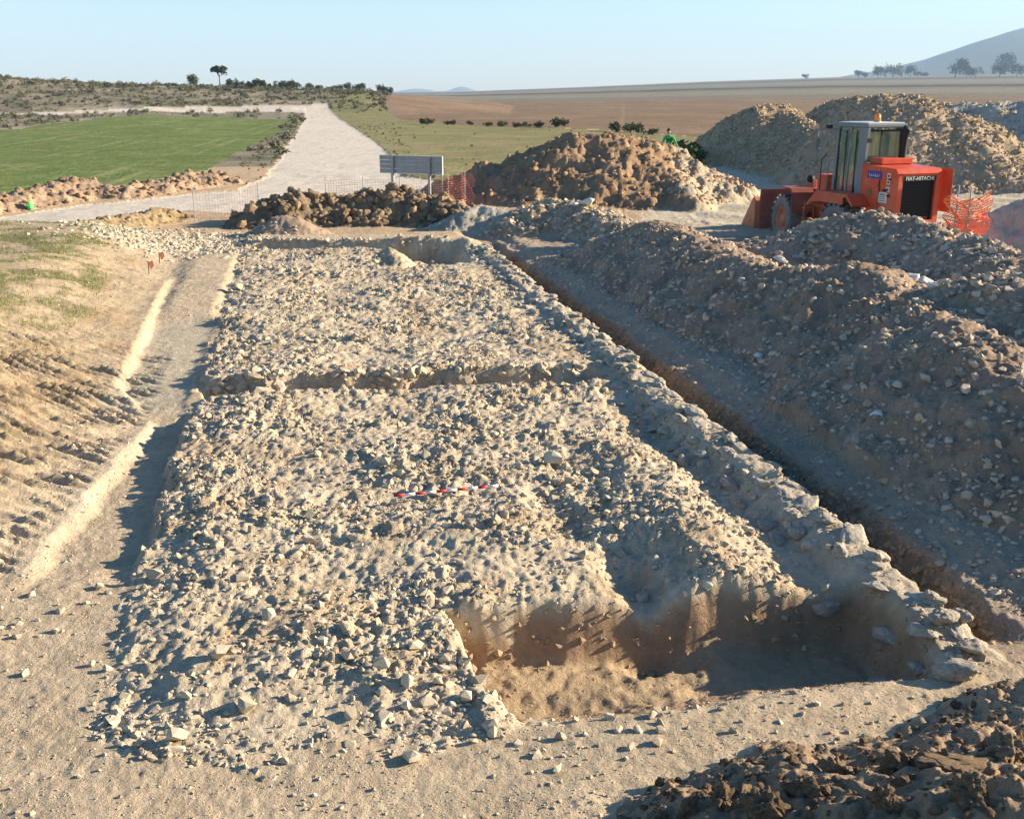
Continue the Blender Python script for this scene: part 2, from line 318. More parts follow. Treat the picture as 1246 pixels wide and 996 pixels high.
# ------------------------------------------------------------------ generic builders
def tag(o, label=None, cat=None, group=None, kind=None):
    for k_, v_ in (('label', label), ('category', cat), ('group', group), ('kind', kind)):
        if v_: o[k_] = v_
    return o
def mesh_np(name, V, Fq, smooth=True):
    me = bpy.data.meshes.new(name); n = len(V); f = len(Fq); w_ = Fq.shape[1]
    me.vertices.add(n); me.vertices.foreach_set('co', V.astype(np.float32).ravel())
    me.loops.add(f * w_); me.loops.foreach_set('vertex_index', Fq.astype(np.int32).ravel())
    me.polygons.add(f); me.polygons.foreach_set('loop_start', np.arange(0, f * w_, w_, dtype=np.int32)); me.polygons.foreach_set('loop_total', np.full(f, w_, np.int32))
    me.polygons.foreach_set('use_smooth', np.full(f, smooth)); me.update(calc_edges=True); return me
def link(name, me, m=None, parent=None):
    o = bpy.data.objects.new(name, me); COL.objects.link(o)
    if m and me and not me.materials: me.materials.append(m)
    if parent: o.parent = parent
    return o
def empty(name, loc, rz=0, ry=0, rx=0):
    o = bpy.data.objects.new(name, None); COL.objects.link(o); o.location = loc; o.rotation_euler = (rx, ry, rz); o.empty_display_size = .3; return o
def bm_obj(name, bm, m=None, parent=None, smooth=False):
    me = bpy.data.meshes.new(name); bmesh.ops.recalc_face_normals(bm, faces=bm.faces); bm.to_mesh(me); bm.free()
    if smooth: me.polygons.foreach_set('use_smooth', [True] * len(me.polygons))
    return link(name, me, m, parent)
def b_box(bm, c, d, rot=None, bev=0):
    r = bmesh.ops.create_cube(bm, size=1); vs = r['verts']
    bmesh.ops.scale(bm, vec=d, verts=vs)
    if bev:
        es = list({e for v in vs for e in v.link_edges}); rr = bmesh.ops.bevel(bm, geom=es, offset=bev, segments=1, affect='EDGES'); vs = list({v for f in rr['faces'] for v in f.verts} | {v for v in vs if v.is_valid})
    if rot is not None: bmesh.ops.rotate(bm, cent=(0, 0, 0), matrix=rot, verts=vs)
    bmesh.ops.translate(bm, vec=c, verts=vs); return vs
def b_prism(bm, prof, y0, y1, axis='y'):      # profile in (x,z) pushed from y0 to y1
    def mk(a, b, yy): return bm.verts.new((a, yy, b) if axis == 'y' else ((yy, a, b) if axis == 'x' else (a, b, yy)))
    A = [mk(a, b, y0) for a, b in prof]; B = [mk(a, b, y1) for a, b in prof]; n = len(prof)
    bm.faces.new(A); bm.faces.new(B[::-1])
    for i in range(n): bm.faces.new((A[i], B[i], B[(i + 1) % n], A[(i + 1) % n]))
def b_tube(bm, pts, rad, seg=8):
    pts = [Vector(p) for p in pts]; rads = rad if isinstance(rad, (list, tuple)) else [rad] * len(pts); rings = []
    for i, p in enumerate(pts):
        d = (pts[min(i + 1, len(pts) - 1)] - pts[max(i - 1, 0)]).normalized()
        u = d.orthogonal().normalized() if not rings else (u - d * u.dot(d)).normalized(); v = d.cross(u)
        rings.append([bm.verts.new(p + (u * math.cos(a) + v * math.sin(a)) * rads[i]) for a in [2 * math.pi * q / seg for q in range(seg)]])
    for a, b in zip(rings[:-1], rings[1:]):
        for i in range(seg): bm.faces.new((a[i], a[(i + 1) % seg], b[(i + 1) % seg], b[i]))
    bm.faces.new(rings[0][::-1]); bm.faces.new(rings[-1])
def b_lathe(bm, prof, seg=28, cap=True):                # profile (radius, y) around the y axis
    rings = []
    for r_, y_ in prof: rings.append([bm.verts.new((r_ * math.cos(2 * math.pi * q / seg), y_, r_ * math.sin(2 * math.pi * q / seg))) for q in range(seg)])
    for a, b in zip(rings[:-1], rings[1:]):
        for i in range(seg): bm.faces.new((a[i], a[(i + 1) % seg], b[(i + 1) % seg], b[i]))
    if cap: bm.faces.new(rings[0][::-1]); bm.faces.new(rings[-1])
    else:
        for i in range(seg): bm.faces.new((rings[-1][i], rings[-1][(i + 1) % seg], rings[0][(i + 1) % seg], rings[0][i]))

# ------------------------------------------------------------------ the ground sheet
ko = [0.52 + (1.5 - .52) * (i / 50) ** 1.3 for i in range(1, 51)]
kc = np.array([-a for a in ko[::-1]] + list(np.linspace(-.52, .52, 700)) + ko)
Dr = [3.0]
while Dr[-1] < 9600:
    d_ = Dr[-1]; st = .0033 if d_ < 48 else (.0033 + (.028 - .0033) * min(1, (math.log(d_ / 48)) / 1.6)); Dr.append(d_ * (1 + st))
Dr = np.array(Dr)
KX, DY = np.meshgrid(kc, Dr)
gx = (KX * (DY + 2.0)).ravel(); gy = DY.ravel()
T = terrain(gx, gy, want=True)
V = np.stack([gx, gy, T['z']], 1)
nr, nc = len(Dr), len(kc)
idx = np.arange(nr * nc).reshape(nr, nc)
Q = np.stack([idx[:-1, :-1], idx[:-1, 1:], idx[1:, 1:], idx[1:, :-1]], -1).reshape(-1, 4)
# --- what the ground is made of (albedo)
def C(*c): return np.array(c, float)
n1 = fbm(gx, gy, 1.1, 4, 90); n2 = fbm(gx, gy, .3, 3, 95); nL = fbm(gx, gy, 28, 4, 97)
col = np.tile(C(.46, .365, .245), (len(gx), 1))
def blend(mask, c, a=1.0):
    global col
    m = (np.asarray(mask, float) * a)[:, None]; col = col * (1 - m) + np.asarray(c) * m
D_, k_, s_, t_ = T['D'], T['k'], T['s'], T['t']
bankm = ss(.02, .2, T['bank'])
blend(bankm, C(.41, .315, .205)); blend(bankm * ss(-.1, .5, n1), C(.33, .23, .13), .6)
gs = ss(.28, .48, T['bank'] + .1 * n1) * ss(-.35, .25, n1 + .5 * n2 - .05) * ss(14, 19, D_); blend(gs, C(.14, .15, .055), .7)
blend(bankm * ss(.1, .6, n2) * (1 - gs), C(.20, .20, .10), .3)
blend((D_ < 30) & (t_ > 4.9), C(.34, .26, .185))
blend(T['flat'] > .4, C(.42, .36, .26)); blend(T['pave'], C(.49, .405, .285)); blend(T['pave'] * ss(.0, .6, n1), C(.42, .32, .205), .8)
fl = bump(T['ds'], -.9, -.6, -.1, .02) * T['pave']; blend(fl, C(.47, .36, .24), .8)
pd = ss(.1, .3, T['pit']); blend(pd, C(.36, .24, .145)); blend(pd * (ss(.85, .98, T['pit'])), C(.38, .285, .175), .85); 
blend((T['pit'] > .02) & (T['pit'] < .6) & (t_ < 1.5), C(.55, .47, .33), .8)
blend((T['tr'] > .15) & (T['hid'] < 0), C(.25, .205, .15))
blend((D_ > 33) & (T['hid'] < 0) & (k_ > .12) & (D_ < 80), C(.47, .40, .29))
blend((D_ > 30) & (k_ <= .12) & (D_ < 60), C(.44, .32, .20))
hc = {'trench': C(.32, .23, .155), 'back': C(.34, .255, .175), 'brown': C(.29, .19, .11), 'lobe': C(.34, .26, .17), 'clod': C(.20, .15, .095), 'cone': C(.34, .25, .17),
      'small': C(.36, .33, .26), 'pyramid': C(.37, .26, .155), 'slope': C(.39, .29, .19), 'grey': C(.42, .385, .31), 'pale': C(.55, .47, .34), 'berm': C(.33, .235, .155), 'kerbside': C(.33, .24, .13), 'corner': C(.34, .24, .15)}
for i, kx in enumerate(HKEYS):
    m = T['hid'] == i; blend(m, hc[kx]); blend(m * ss(.0, .7, n1), hc[kx] * 1.28, .7); blend(m * ss(.1, .8, -n1), hc[kx] * .78, .7)
m = (T['hid'] == HKEYS.index('brown')) & (gx > 6.2 + .6 * n1); blend(m, C(.44, .37, .26), .8)
m = (T['hid'] == HKEYS.index('trench')); blend(m * ss(.2, .6, fbm(gx, gy, 2.5, 2, 99)), C(.31, .20, .13), .5)
farm = (T['D'] > 60) & (T['hid'] < 0)
hill = farm & (k_ < 0.0); blend(farm & (k_ <= -.05), C(.235, .20, .14)); blend(hill * ss(-.4, .4, fbm(gx, gy, 7, 3, 101)), C(.135, .13, .08), .85)
blend(hill * ss(.3, .6, fbm(gx, gy, 16, 3, 103)), C(.40, .33, .23), .5)
blend((D_ > 330) & (k_ > -.6), C(.185, .155, .105))
st2 = np.sin(np.log(np.maximum(D_, 1)) * 9 + k_ * 1.5 + .25 * nL); blend((D_ > 560) * ss(-.2, .6, st2), C(.215, .20, .14), .8); blend((D_ > 560) * bump(st2, -1.1, -1.0, -.9, -.75), C(.05, .05, .035), .8)
blend(D_ > 2900, C(.10, .115, .06)); blend((D_ > 3000) * ss(0, .6, fbm(gx, gy, 300, 3, 107)), C(.17, .15, .10), .6)
blend((T['grass']) & (T['hid'] < 0), C(.25, .21, .105)); blend(T['grass'] * (T['hid'] < 0) * ss(-.25, .35, fbm(gx, gy, 9, 3, 109) + .5 * ss(80, 120, D_)), C(.16, .175, .065), .5)
blend(T['plough'] & (T['hid'] < 0), C(.20, .135, .08)); blend(T['plough'] * (T['hid'] < 0) * ss(-.2, .7, nL), C(.25, .18, .12), .7)
blend(T['green'] & (T['hid'] < 0), C(.125, .165, .048)); blend(T['green'] * (T['hid'] < 0) * ss(0, .6, fbm(gx + gy * .6, gy * 2.2 - gx, 3.5, 3, 111)), C(.22, .22, .09), .45)
ur = (gx + .124 * gy + .25 * gn(gx / 6, gy / 30, 150)) % 7.5; blend(T['green'] * (T['hid'] < 0) * (bump(ur, 1.0, 1.2, 1.45, 1.65) + bump(ur, 2.7, 2.9, 3.1, 3.3)) * ss(-.5, .3, fbm(gx, gy, 12, 2, 151)), C(.27, .25, .13), .55)
rd_ = (T['road'] | (T['trk'] & (D_ > 100))) & (T['hid'] < 0); blend(rd_, C(.56, .495, .40)); blend(rd_ * ss(.0, .6, fbm(gx * 2, gy * .35, 1.5, 3, 113)), C(.48, .425, .34), .7)
blend(rd_ * (D_ < 44) * (k_ > -.2), C(.52, .38, .26), .6)
col *= (1 + .10 * n2)[:, None]; col = np.clip(col, .02, .7)
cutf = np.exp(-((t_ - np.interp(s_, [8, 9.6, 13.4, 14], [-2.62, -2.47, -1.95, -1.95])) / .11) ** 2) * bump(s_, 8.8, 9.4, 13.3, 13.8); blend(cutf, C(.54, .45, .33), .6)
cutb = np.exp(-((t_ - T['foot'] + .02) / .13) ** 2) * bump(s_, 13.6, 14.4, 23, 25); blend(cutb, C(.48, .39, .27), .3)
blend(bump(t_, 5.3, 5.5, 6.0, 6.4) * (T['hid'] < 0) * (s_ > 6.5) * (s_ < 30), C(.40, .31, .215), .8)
pr_ = np.exp(-((gx + 9.2) / 2.2) ** 2 - ((gy - 29.0) / 2.4) ** 2) * (T['hid'] < 0); blend(pr_ > .4 + .25 * n2, C(.50, .43, .32), .85)
# --- zones
zone = np.zeros(len(gx), int)                       # 0 ground
names = ['ground', 'stone_pavement', 'gravel_road', 'farm_track', 'green_field', 'grass_field', 'ploughed_field', 'hill', 'plain', 'mountain']
zone[(D_ > 60)] = 8; zone[hill & (k_ < -.02) & (D_ < 900)] = 7; zone[(D_ > 3000)] = 9
zone[T['grass']] = 5; zone[T['plough']] = 6; zone[T['green']] = 4; zone[T['trk'] & (D_ > 100)] = 3; zone[T['road']] = 2; zone[T['pave']] = 1
hs = T['hid'] >= 0; zone[hs] = 20 + T['hid'][hs]
fz = zone[Q[:, 0]]
LAB = {'trench': ('long shaded spoil bank of brown earth and stones beside the right trench', 'spoil heap'),
 'back': ('stony grey crest of spoil hiding the wheels of the red loader', 'spoil heap'),
 'brown': ('large reddish brown earth heap with a pale right end, behind the right of the sign', 'spoil heap'),
 'lobe': ('low dark stony mound with white rock at the front foot of the reddish brown heap', 'spoil heap'),
 'clod': ('row of coarse dark clods heaped in front of the back of the road sign', 'spoil heap'),
 'cone': ('little smooth brown cone of soil in front of the left end of the clod row', 'soil mound'),
 'small': ('small grey gravelly mound just right of the clod row', 'soil mound'),
 'pyramid': ('pointed pyramid shaped earth heap beyond the pale haul ramp, left of the loader cab', 'spoil heap'),
 'slope': ('big sunlit tan earth slope rising behind the red loader', 'spoil heap'),
 'grey': ('distant pale grey rubble bank at the right edge above the tan slope', 'rubble bank'),
 'pale': ('bright pale rubble bank at the right edge behind the orange net', 'rubble bank'),
 'berm': ('ragged clod berm between the green field and the gravel road', 'earth berm'),
 'kerbside': ('low brown clod ridge between the grassy strip and the near edge of the gravel road', 'earth berm'),
 'corner': ('dark heap of damp clods in the bottom right corner closest to the viewer', 'spoil heap')}
ZO = {}
for zi in np.unique(fz):
    q = Q[fz == zi]; used, inv = np.unique(q, return_inverse=True); q = inv.reshape(-1, 4)
    nm = names[zi] if zi < 20 else 'spoil_heap'
    me = mesh_np(nm, V[used], q)
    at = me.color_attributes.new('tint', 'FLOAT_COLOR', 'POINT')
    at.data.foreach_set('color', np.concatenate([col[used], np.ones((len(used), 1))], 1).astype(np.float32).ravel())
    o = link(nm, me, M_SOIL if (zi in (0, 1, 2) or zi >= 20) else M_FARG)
    if zi < 20: tag(o, kind='structure'); ZO[names[zi]] = o
    else:
        kx = HKEYS[zi - 20]; o.name = {'earth berm': 'earth_berm', 'soil mound': 'soil_mound', 'rubble bank': 'rubble_bank'}.get(LAB[kx][1], 'spoil_heap'); tag(o, LAB[kx][0], LAB[kx][1]); ZO[kx] = o
del V, Q

# ------------------------------------------------------------------ stones
def rock_mesh(seed, n=15, flat=.65, m=M_LIME, sub=0, rough=.0, name='stone', rnd_=.22, amp=1.0):
    r = random.Random(seed); bm = bmesh.new()
    for i in range(n):
        v = Vector((r.gauss(0, 1), r.gauss(0, 1), r.gauss(0, 1))).normalized() * r.uniform(.75, 1.05)
        bm.verts.new((v.x * .5, v.y * .5 * r.uniform(.8, 1), v.z * .5 * flat))
    res = bmesh.ops.convex_hull(bm, input=bm.verts)
    for v in [v for v in bm.verts if not v.link_faces]: bm.verts.remove(v)
    if sub:
        bmesh.ops.triangulate(bm, faces=bm.faces)
        for q_ in range(sub + 1):
            bmesh.ops.subdivide_edges(bm, edges=bm.edges, cuts=1, use_grid_fill=True); bmesh.ops.smooth_vert(bm, verts=bm.verts, factor=rnd_, use_axis_x=True, use_axis_y=True, use_axis_z=True)
        from mathutils import noise
        for v in bm.verts:
            q_ = v.co * 4 + Vector((seed, 0, 0)); v.co += v.co.normalized() * (noise.noise(q_) * .08 + noise.noise(q_ * 2.6) * .06 + noise.noise(q_ * 6) * .025) * amp * (1 + rough)
    bmesh.ops.recalc_face_normals(bm, faces=bm.faces)
    me = bpy.data.meshes.new(name); bm.to_mesh(me); bm.free(); me.materials.append(m)
    if sub: me.polygons.foreach_set('use_smooth', [True] * len(me.polygons))
    return me
def clod_mesh(seed, m=M_CLOD, sub=3):
    from mathutils import noise
    bm = bmesh.new(); bmesh.ops.create_icosphere(bm, subdivisions=sub, radius=.5); r = random.Random(seed)
    sc_ = (r.uniform(.85, 1.2), r.uniform(.7, 1), r.uniform(.6, .8)); o_ = Vector((seed * 3.1, seed, 0))
    for v in bm.verts:
        q_ = v.co * 2.2 + o_; vd = noise.voronoi(v.co * 3.2 + o_)[0]; vd2 = noise.voronoi(v.co * 7.5 + o_)[0]; cr = min(.22, (vd[1] - vd[0])) * .7 + min(.15, vd2[1] - vd2[0]) * .35 - .14; n_ = noise.noise(q_) * .32 + noise.noise(q_ * 2.3) * .16 + abs(noise.noise(q_ * 4)) * -.35 + noise.noise(q_ * 9) * .10 + .08
        v.co = v.co * (1 + n_ * .8 + cr); v.co = Vector((v.co.x * sc_[0], v.co.y * sc_[1], v.co.z * sc_[2]))
    me = bpy.data.meshes.new('clod'); bm.to_mesh(me); bm.free(); me.materials.append(m)
    me.polygons.foreach_set('use_smooth', [False] * len(me.polygons)); return me
def rock_coll(name, meshes):
    c = bpy.data.collections.new(name)
    for i, me in enumerate(meshes): o = bpy.data.objects.new(name + '_source', me); c.objects.link(o)
    return c
ROCKS = {'lime': [rock_mesh(i, 13 + i % 5, .62 + .05 * (i % 4)) for i in range(9)], 'grey': [rock_mesh(40 + i, 13, .7, M_GREY) for i in range(6)], 'tan': [rock_mesh(60 + i, 12, .8, M_TAN) for i in range(5)], 'clod': [clod_mesh(i, sub=2) for i in range(6)], 'redclod': [clod_mesh(i + 10, M_RCLOD, sub=2) for i in range(5)], 'earth': [rock_mesh(300 + i, 14, .7, M_EARTH, 0) for i in range(5)],
         'big': [rock_mesh(80 + i, 15, .7, M_LIME, 0) for i in range(8)], 'bigg': [rock_mesh(180 + i, 15, .7, M_GREY, 0) for i in range(8)], 'kerb': [rock_mesh(120 + i, 18, .75, M_KERB, 2, rnd_=.3, amp=.9) for i in range(8)], 'bigclod': [rock_mesh(220 + i, 13, .8, M_CLOD, 1, name='clod', rnd_=.1, amp=2.2) for i in range(9)], 'hugeclod': [rock_mesh(260 + i, 15, .75, M_CLOD, 3, name='clod', rnd_=.12, amp=2.0) for i in range(5)]}
CO = {k2: rock_coll(k2, v2) for k2, v2 in ROCKS.items() if k2 in ('lime', 'grey', 'clod', 'tan', 'redclod', 'earth')}
def scatter_group(coll):
    g = bpy.data.node_groups.new('scatter', 'GeometryNodeTree'); g.interface.new_socket('Geometry', in_out='INPUT', socket_type='NodeSocketGeometry'); g.interface.new_socket('Geometry', in_out='OUTPUT', socket_type='NodeSocketGeometry')
    gi = g.nodes.new('NodeGroupInput'); go = g.nodes.new('NodeGroupOutput'); ip = g.nodes.new('GeometryNodeInstanceOnPoints')
    ci = g.nodes.new('GeometryNodeCollectionInfo'); ci.inputs['Collection'].default_value = coll; ci.inputs['Separate Children'].default_value = True; ci.inputs['Reset Children'].default_value = True
    def na(nm, tp): a = g.nodes.new('GeometryNodeInputNamedAttribute'); a.data_type = tp; a.inputs['Name'].default_value = nm; return a.outputs['Attribute']
    er = g.nodes.new('FunctionNodeEulerToRotation')
    g.links.new(gi.outputs[0], ip.inputs['Points']); g.links.new(ci.outputs[0], ip.inputs['Instance']); ip.inputs['Pick Instance'].default_value = True
    g.links.new(na('rot', 'FLOAT_VECTOR'), er.inputs[0]); g.links.new(er.outputs[0], ip.inputs['Rotation']); g.links.new(na('scl', 'FLOAT_VECTOR'), ip.inputs['Scale'])
    g.links.new(ip.outputs[0], go.inputs[0]); return g
GR = {k2: scatter_group(c2) for k2, c2 in CO.items()}
def scatter(name, pts, scl, rot, kind, parent=None):
    me = bpy.data.meshes.new(name); me.vertices.add(len(pts)); me.vertices.foreach_set('co', np.asarray(pts, np.float32).ravel())
    for nm, a in (('rot', rot), ('scl', scl)):
        x_ = me.attributes.new(nm, 'FLOAT_VECTOR', 'POINT'); x_.data.foreach_set('vector', np.asarray(a, np.float32).ravel())
    o = link(name, me, None, parent); o['kind'] = 'stuff'
    md = o.modifiers.new('scatter', 'NODES'); md.node_group = GR[kind]; return o
def rnd_rock(n, lo, hi, pw=2.2):
    sz = lo + (hi - lo) * rng.random(n) ** pw
    sc_ = sz[:, None] * rng.uniform(.75, 1.3, (n, 3)); rot = np.stack([rng.normal(0, .35, n), rng.normal(0, .35, n), rng.uniform(0, 6.28, n)], 1)
    return sz, sc_, rot
def put(name, me, p, sc_, rot, parent):
    o = bpy.data.objects.new(name, me); COL.objects.link(o); o.parent = parent; o.location = [float(a) for a in p]; o.scale = [float(a) for a in sc_]; o.rotation_euler = [float(a) for a in rot]; return o
def field(n, box, pick):                 # random points of the (s,t) box or (x,y) box whose terrain passes pick
    a = rng.uniform(box[0], box[1], n); b = rng.uniform(box[2], box[3], n)
    return a, b
def lay(parent_key, x, y, T2, lo, hi, kind, keep, pw=2.2, big='big', sink=.18, sname='stone', gname='loose_stones', minpx=7):
    n = len(x); sz, sc_, rot = rnd_rock(n, lo, hi, pw)
    z = T2['z'] + sz * sink * rng.uniform(-1.2, .9, n)
    pts = np.stack([x, y, z], 1); app = sz / np.hypot(x, y) * 1068
    vis = (np.abs(x / (y * .96 + 1.1)) < .49) & (y > 4.9)
    order = np.argsort(-app * vis); ind = [i for i in order[:keep] if app[i] * vis[i] > minpx]; par = ZO[parent_key]
    for i in ind: put(sname, random.choice(ROCKS[big]), pts[i], sc_[i], rot[i], par)
    rest = np.ones(n, bool); rest[ind] = False
    scatter(gname, pts[rest], sc_[rest], rot[rest], kind, par)
# pavement stones: clustered cover
def onpave(n, s0_, s1_, t0_, t1_):
    s = rng.uniform(s0_, s1_, n); t = rng.uniform(t0_, t1_, n); x, y = XY(s, t); return x, y
s = 5.7 + (28.5 - 5.7) * rng.random(46000) ** 1.35; t = rng.uniform(-1.6, 4.8, 46000); x, y = XY(s, t)
T2 = terrain(x, y, want=True)
dens = ss(-.5, .35, fbm(x, y, 1.3, 3, 77) + .0)
keepm = T2['pave'] & ((t < 4.1) | (rng.random(len(x)) < .7)) & (T2['pit'] < .05) & (rng.random(len(x)) < .25 + .75 * dens) & ~((T2['ds'] > -.75) & (T2['ds'] < -.1) & (rng.random(len(x)) < .97)) & (T2['hid'] < 0) & ~((t > 2) & (t < 3.9) & (s > 24.9)) & ~((T2['fc'] > -.9) & (T2['fc'] < .1))
x, y = x[keepm], y[keepm]; T2 = {q: v[keepm] for q, v in T2.items() if hasattr(v, 'shape')}
h_ = len(x) // 3
sub_ = lambda sl_: {q: v[sl_] for q, v in T2.items()}
lay('stone_pavement', x[:h_], y[:h_], sub_(slice(0, h_)), .025, .15, 'lime', 235, pw=4.2, sink=.32)
n = len(x) - h_; sz, sc_, rot = rnd_rock(n, .015, .06, 2.4); scatter('small_stones', np.stack([x[h_:], y[h_:], T2['z'][h_:] + sz * .15], 1), sc_, rot, 'lime', ZO['stone_pavement'])
# gravel everywhere else near: foreground, left bank, ledge
n = 26000; y = 4.6 + 24 * rng.random(n) ** 2; x = rng.uniform(-.6, .6, n) * (y + 2)
T2 = terrain(x, y, want=True); m = ~T2['pave'] & (T2['hid'] < 0) & ((T2['flat'] < .3) | (rng.random(n) < .1)) & (rng.random(n) < .35 + .65 * ss(-.2, .5, fbm(x, y, .8, 2, 120)))
x, y = x[m], y[m]; n = len(x); sz, sc_, rot = rnd_rock(n, .008, .042, 4); sc_ *= (1 + .05 * y)[:, None] ** .5
scatter('gravel', np.stack([x, y, T2['z'][m] + sz * .1], 1), sc_, rot, 'lime', ZO['ground'])
n = 2600; x = -9.0 + rng.normal(0, 1.3, n); y = 29.0 + rng.normal(0, 1.3, n); z = terrain(x, y); sz, sc_, rot = rnd_rock(n, .04, .22, 2.6); scatter('pale_rubble', np.stack([x, y, z], 1), sc_, rot, 'lime', ZO['ground'])
n = 3500; s = 6.8 + 20 * rng.random(n) ** 1.3; t = rng.uniform(5.4, 6.5, n); x, y = XY(s, t); z = terrain(x, y); sz, sc_, rot = rnd_rock(n, .015, .11, 3.6); scatter('ledge_stones', np.stack([x, y, z], 1), sc_, rot, 'grey', ZO['ground'])
n = 42000; y = 4.8 + 5.5 * rng.random(n) ** 1.3; x = rng.uniform(-.55, .5, n) * (y + 1.2); T2 = terrain(x, y, want=True); m = ~T2['pave'] & (T2['hid'] < 0) & (T2['pit'] < .1) & (rng.random(n) < .15 + .85 * ss(-.3, .4, fbm(x, y, .5, 3, 140)))
x, y, z = x[m], y[m], T2['z'][m]; sz, sc_, rot = rnd_rock(len(x), .005, .02, 3); scatter('grit', np.stack([x, y, z], 1), sc_, rot, 'lime', ZO['ground'])
# bigger loose stones around the pit lip and on the ground
def loose(pts, lo, hi, spread, cnt, parent='ground', kind='big'):
    for px, py in pts:
        for q in range(cnt):
            gx_, gy_ = G(px, py); gx_ += rng.normal(0, spread); gy_ += rng.normal(0, spread); sz_ = rng.uniform(lo, hi)
            put('stone', random.choice(ROCKS[kind]), (gx_, gy_, H(gx_, gy_) + sz_ * .12), [sz_ * rng.uniform(.8, 1.25) for _ in range(3)], (rng.normal(0, .3), rng.normal(0, .3), rng.uniform(0, 6)), ZO[parent])
loose([(640, 865), (690, 872), (740, 880), (600, 880), (560, 875), (800, 868), (120, 790), (60, 740), (180, 720), (30, 720)], .035, .10, .22, 6)
loose([(880, 872), (960, 868), (1020, 868)], .03, .07, .2, 5)
# kerb stones: the big blocks along the right edge, and a second irregular row
for row, (t0_, lo, hi) in enumerate(((4.70, .30, .52), (4.45, .22, .42), (4.22, .18, .34))):
    s = 6.35
    while s < 27.5:
        L = rng.uniform(lo, hi); s += L * .5; t0 = t0_ + rng.normal(0, .05); x, y = XY(s, t0); z = H(x, y)
        if not (row == 2 and rng.random() < .35): put('kerb_stone', random.choice(ROCKS['kerb']), (x, y, z - .015 + rng.uniform(-.02, .02)), (L * 1.2, rng.uniform(.26, .36), rng.uniform(.18, .25)), (rng.normal(0, .12), rng.normal(0, .12), R(101) + rng.normal(0, .2)), ZO['stone_pavement'])
        s += L * .5 + rng.uniform(-.02, .05)
for px, py, L in [(1133, 718, .2), (1150, 745, .3), (1185, 765, .3), (1165, 790, .42), (1120, 760, .2), (1170, 740, .22)]:
    x, y = G(px, py, .15); put('kerb_stone', random.choice(ROCKS['kerb']), (x, y, H(x, y) + .06), (L, L * .8, L * .75), (rng.normal(0, .2), .1, rng.uniform(0, 3)), ZO['stone_pavement'])
for px, py, L in [(185, 692, .22), (290, 352, .4), (672, 560, .3), (604, 640, .17), (320, 468, .5), (120, 700, .12), (270, 800, .2), (355, 820, .12), (505, 790, .14), (420, 770, .16), (300, 855, .2)]:
    x, y = G(px, py, 0.03); put('stone', random.choice(ROCKS['big']), (x, y, H(x, y) + L * .2), (L, L * .8, L * .8), (rng.normal(0, .2), .1, rng.uniform(0, 3)), ZO['stone_pavement'])
# stones showing in the faces of the cross cut and the far cut
for (sa_, sb_, ta_, tb_, cnt) in ((14.64, 14.86, -1.4, 3.9, 420), (28.6, 29.3, -1.2, 3.9, 200)):
    s = rng.uniform(sa_, sb_, cnt); t = rng.uniform(ta_, tb_, cnt); s = s - (.05 * (t - 2) if sa_ > 10 and sa_ < 20 else (.28 * (t - 1) if sa_ > 20 else 0)); x, y = XY(s, t); z = terrain(x, y); sz, sc_, rot = rnd_rock(cnt, .05, .24 if sa_ > 10 else .12, 2)
    scatter('cut_face_stones', np.stack([x, y, z + .02], 1), sc_, rot, 'lime', ZO['stone_pavement'])
# crumbs of earth clinging to the cut faces and strewn over the pit floor
def crumbs(n, box, pick, lo, hi, kind, pw=2.5, nm='earth_crumbs', par='ground', keep=1.0):
    s = rng.uniform(box[0], box[1], n); t = rng.uniform(box[2], box[3], n); x, y = XY(s, t); T2 = terrain(x, y, want=True); m = pick(T2) & (T2['hid'] < 0) & (rng.random(n) < keep); x, y, z = x[m], y[m], T2['z'][m]
    sz, sc_, rot = rnd_rock(len(x), lo, hi, pw); scatter(nm, np.stack([x, y, z - sz * .28], 1), sc_, rot, kind, ZO[par])
crumbs(4500, (5.8, 7.8, .6, 4.7), lambda T2: (T2['pit'] > .04) & (T2['pit'] < .93), .01, .10, 'earth', 3.4)
crumbs(1200, (5.8, 7.8, .6, 4.7), lambda T2: (T2['pit'] > .04) & (T2['pit'] < .9), .015, .08, 'tan', 3.4)
crumbs(5000, (5.9, 7.5, .7, 4.5), lambda T2: T2['pit'] >= .9, .006, .07, 'earth', 4)
crumbs(2500, (5.9, 7.5, .7, 4.5), lambda T2: T2['pit'] >= .9, .006, .04, 'tan', 3)
crumbs(34000, (6.3, 27, 4.85, 5.6), lambda T2: (T2['tr'] > .04) & (T2['tr'] < .95), .015, .12, 'earth', 3.6)
crumbs(12000, (8.5, 14, -2.9, -1.5), lambda T2: T2['ltr'] > .3, .01, .08, 'lime', 3, keep=.5)
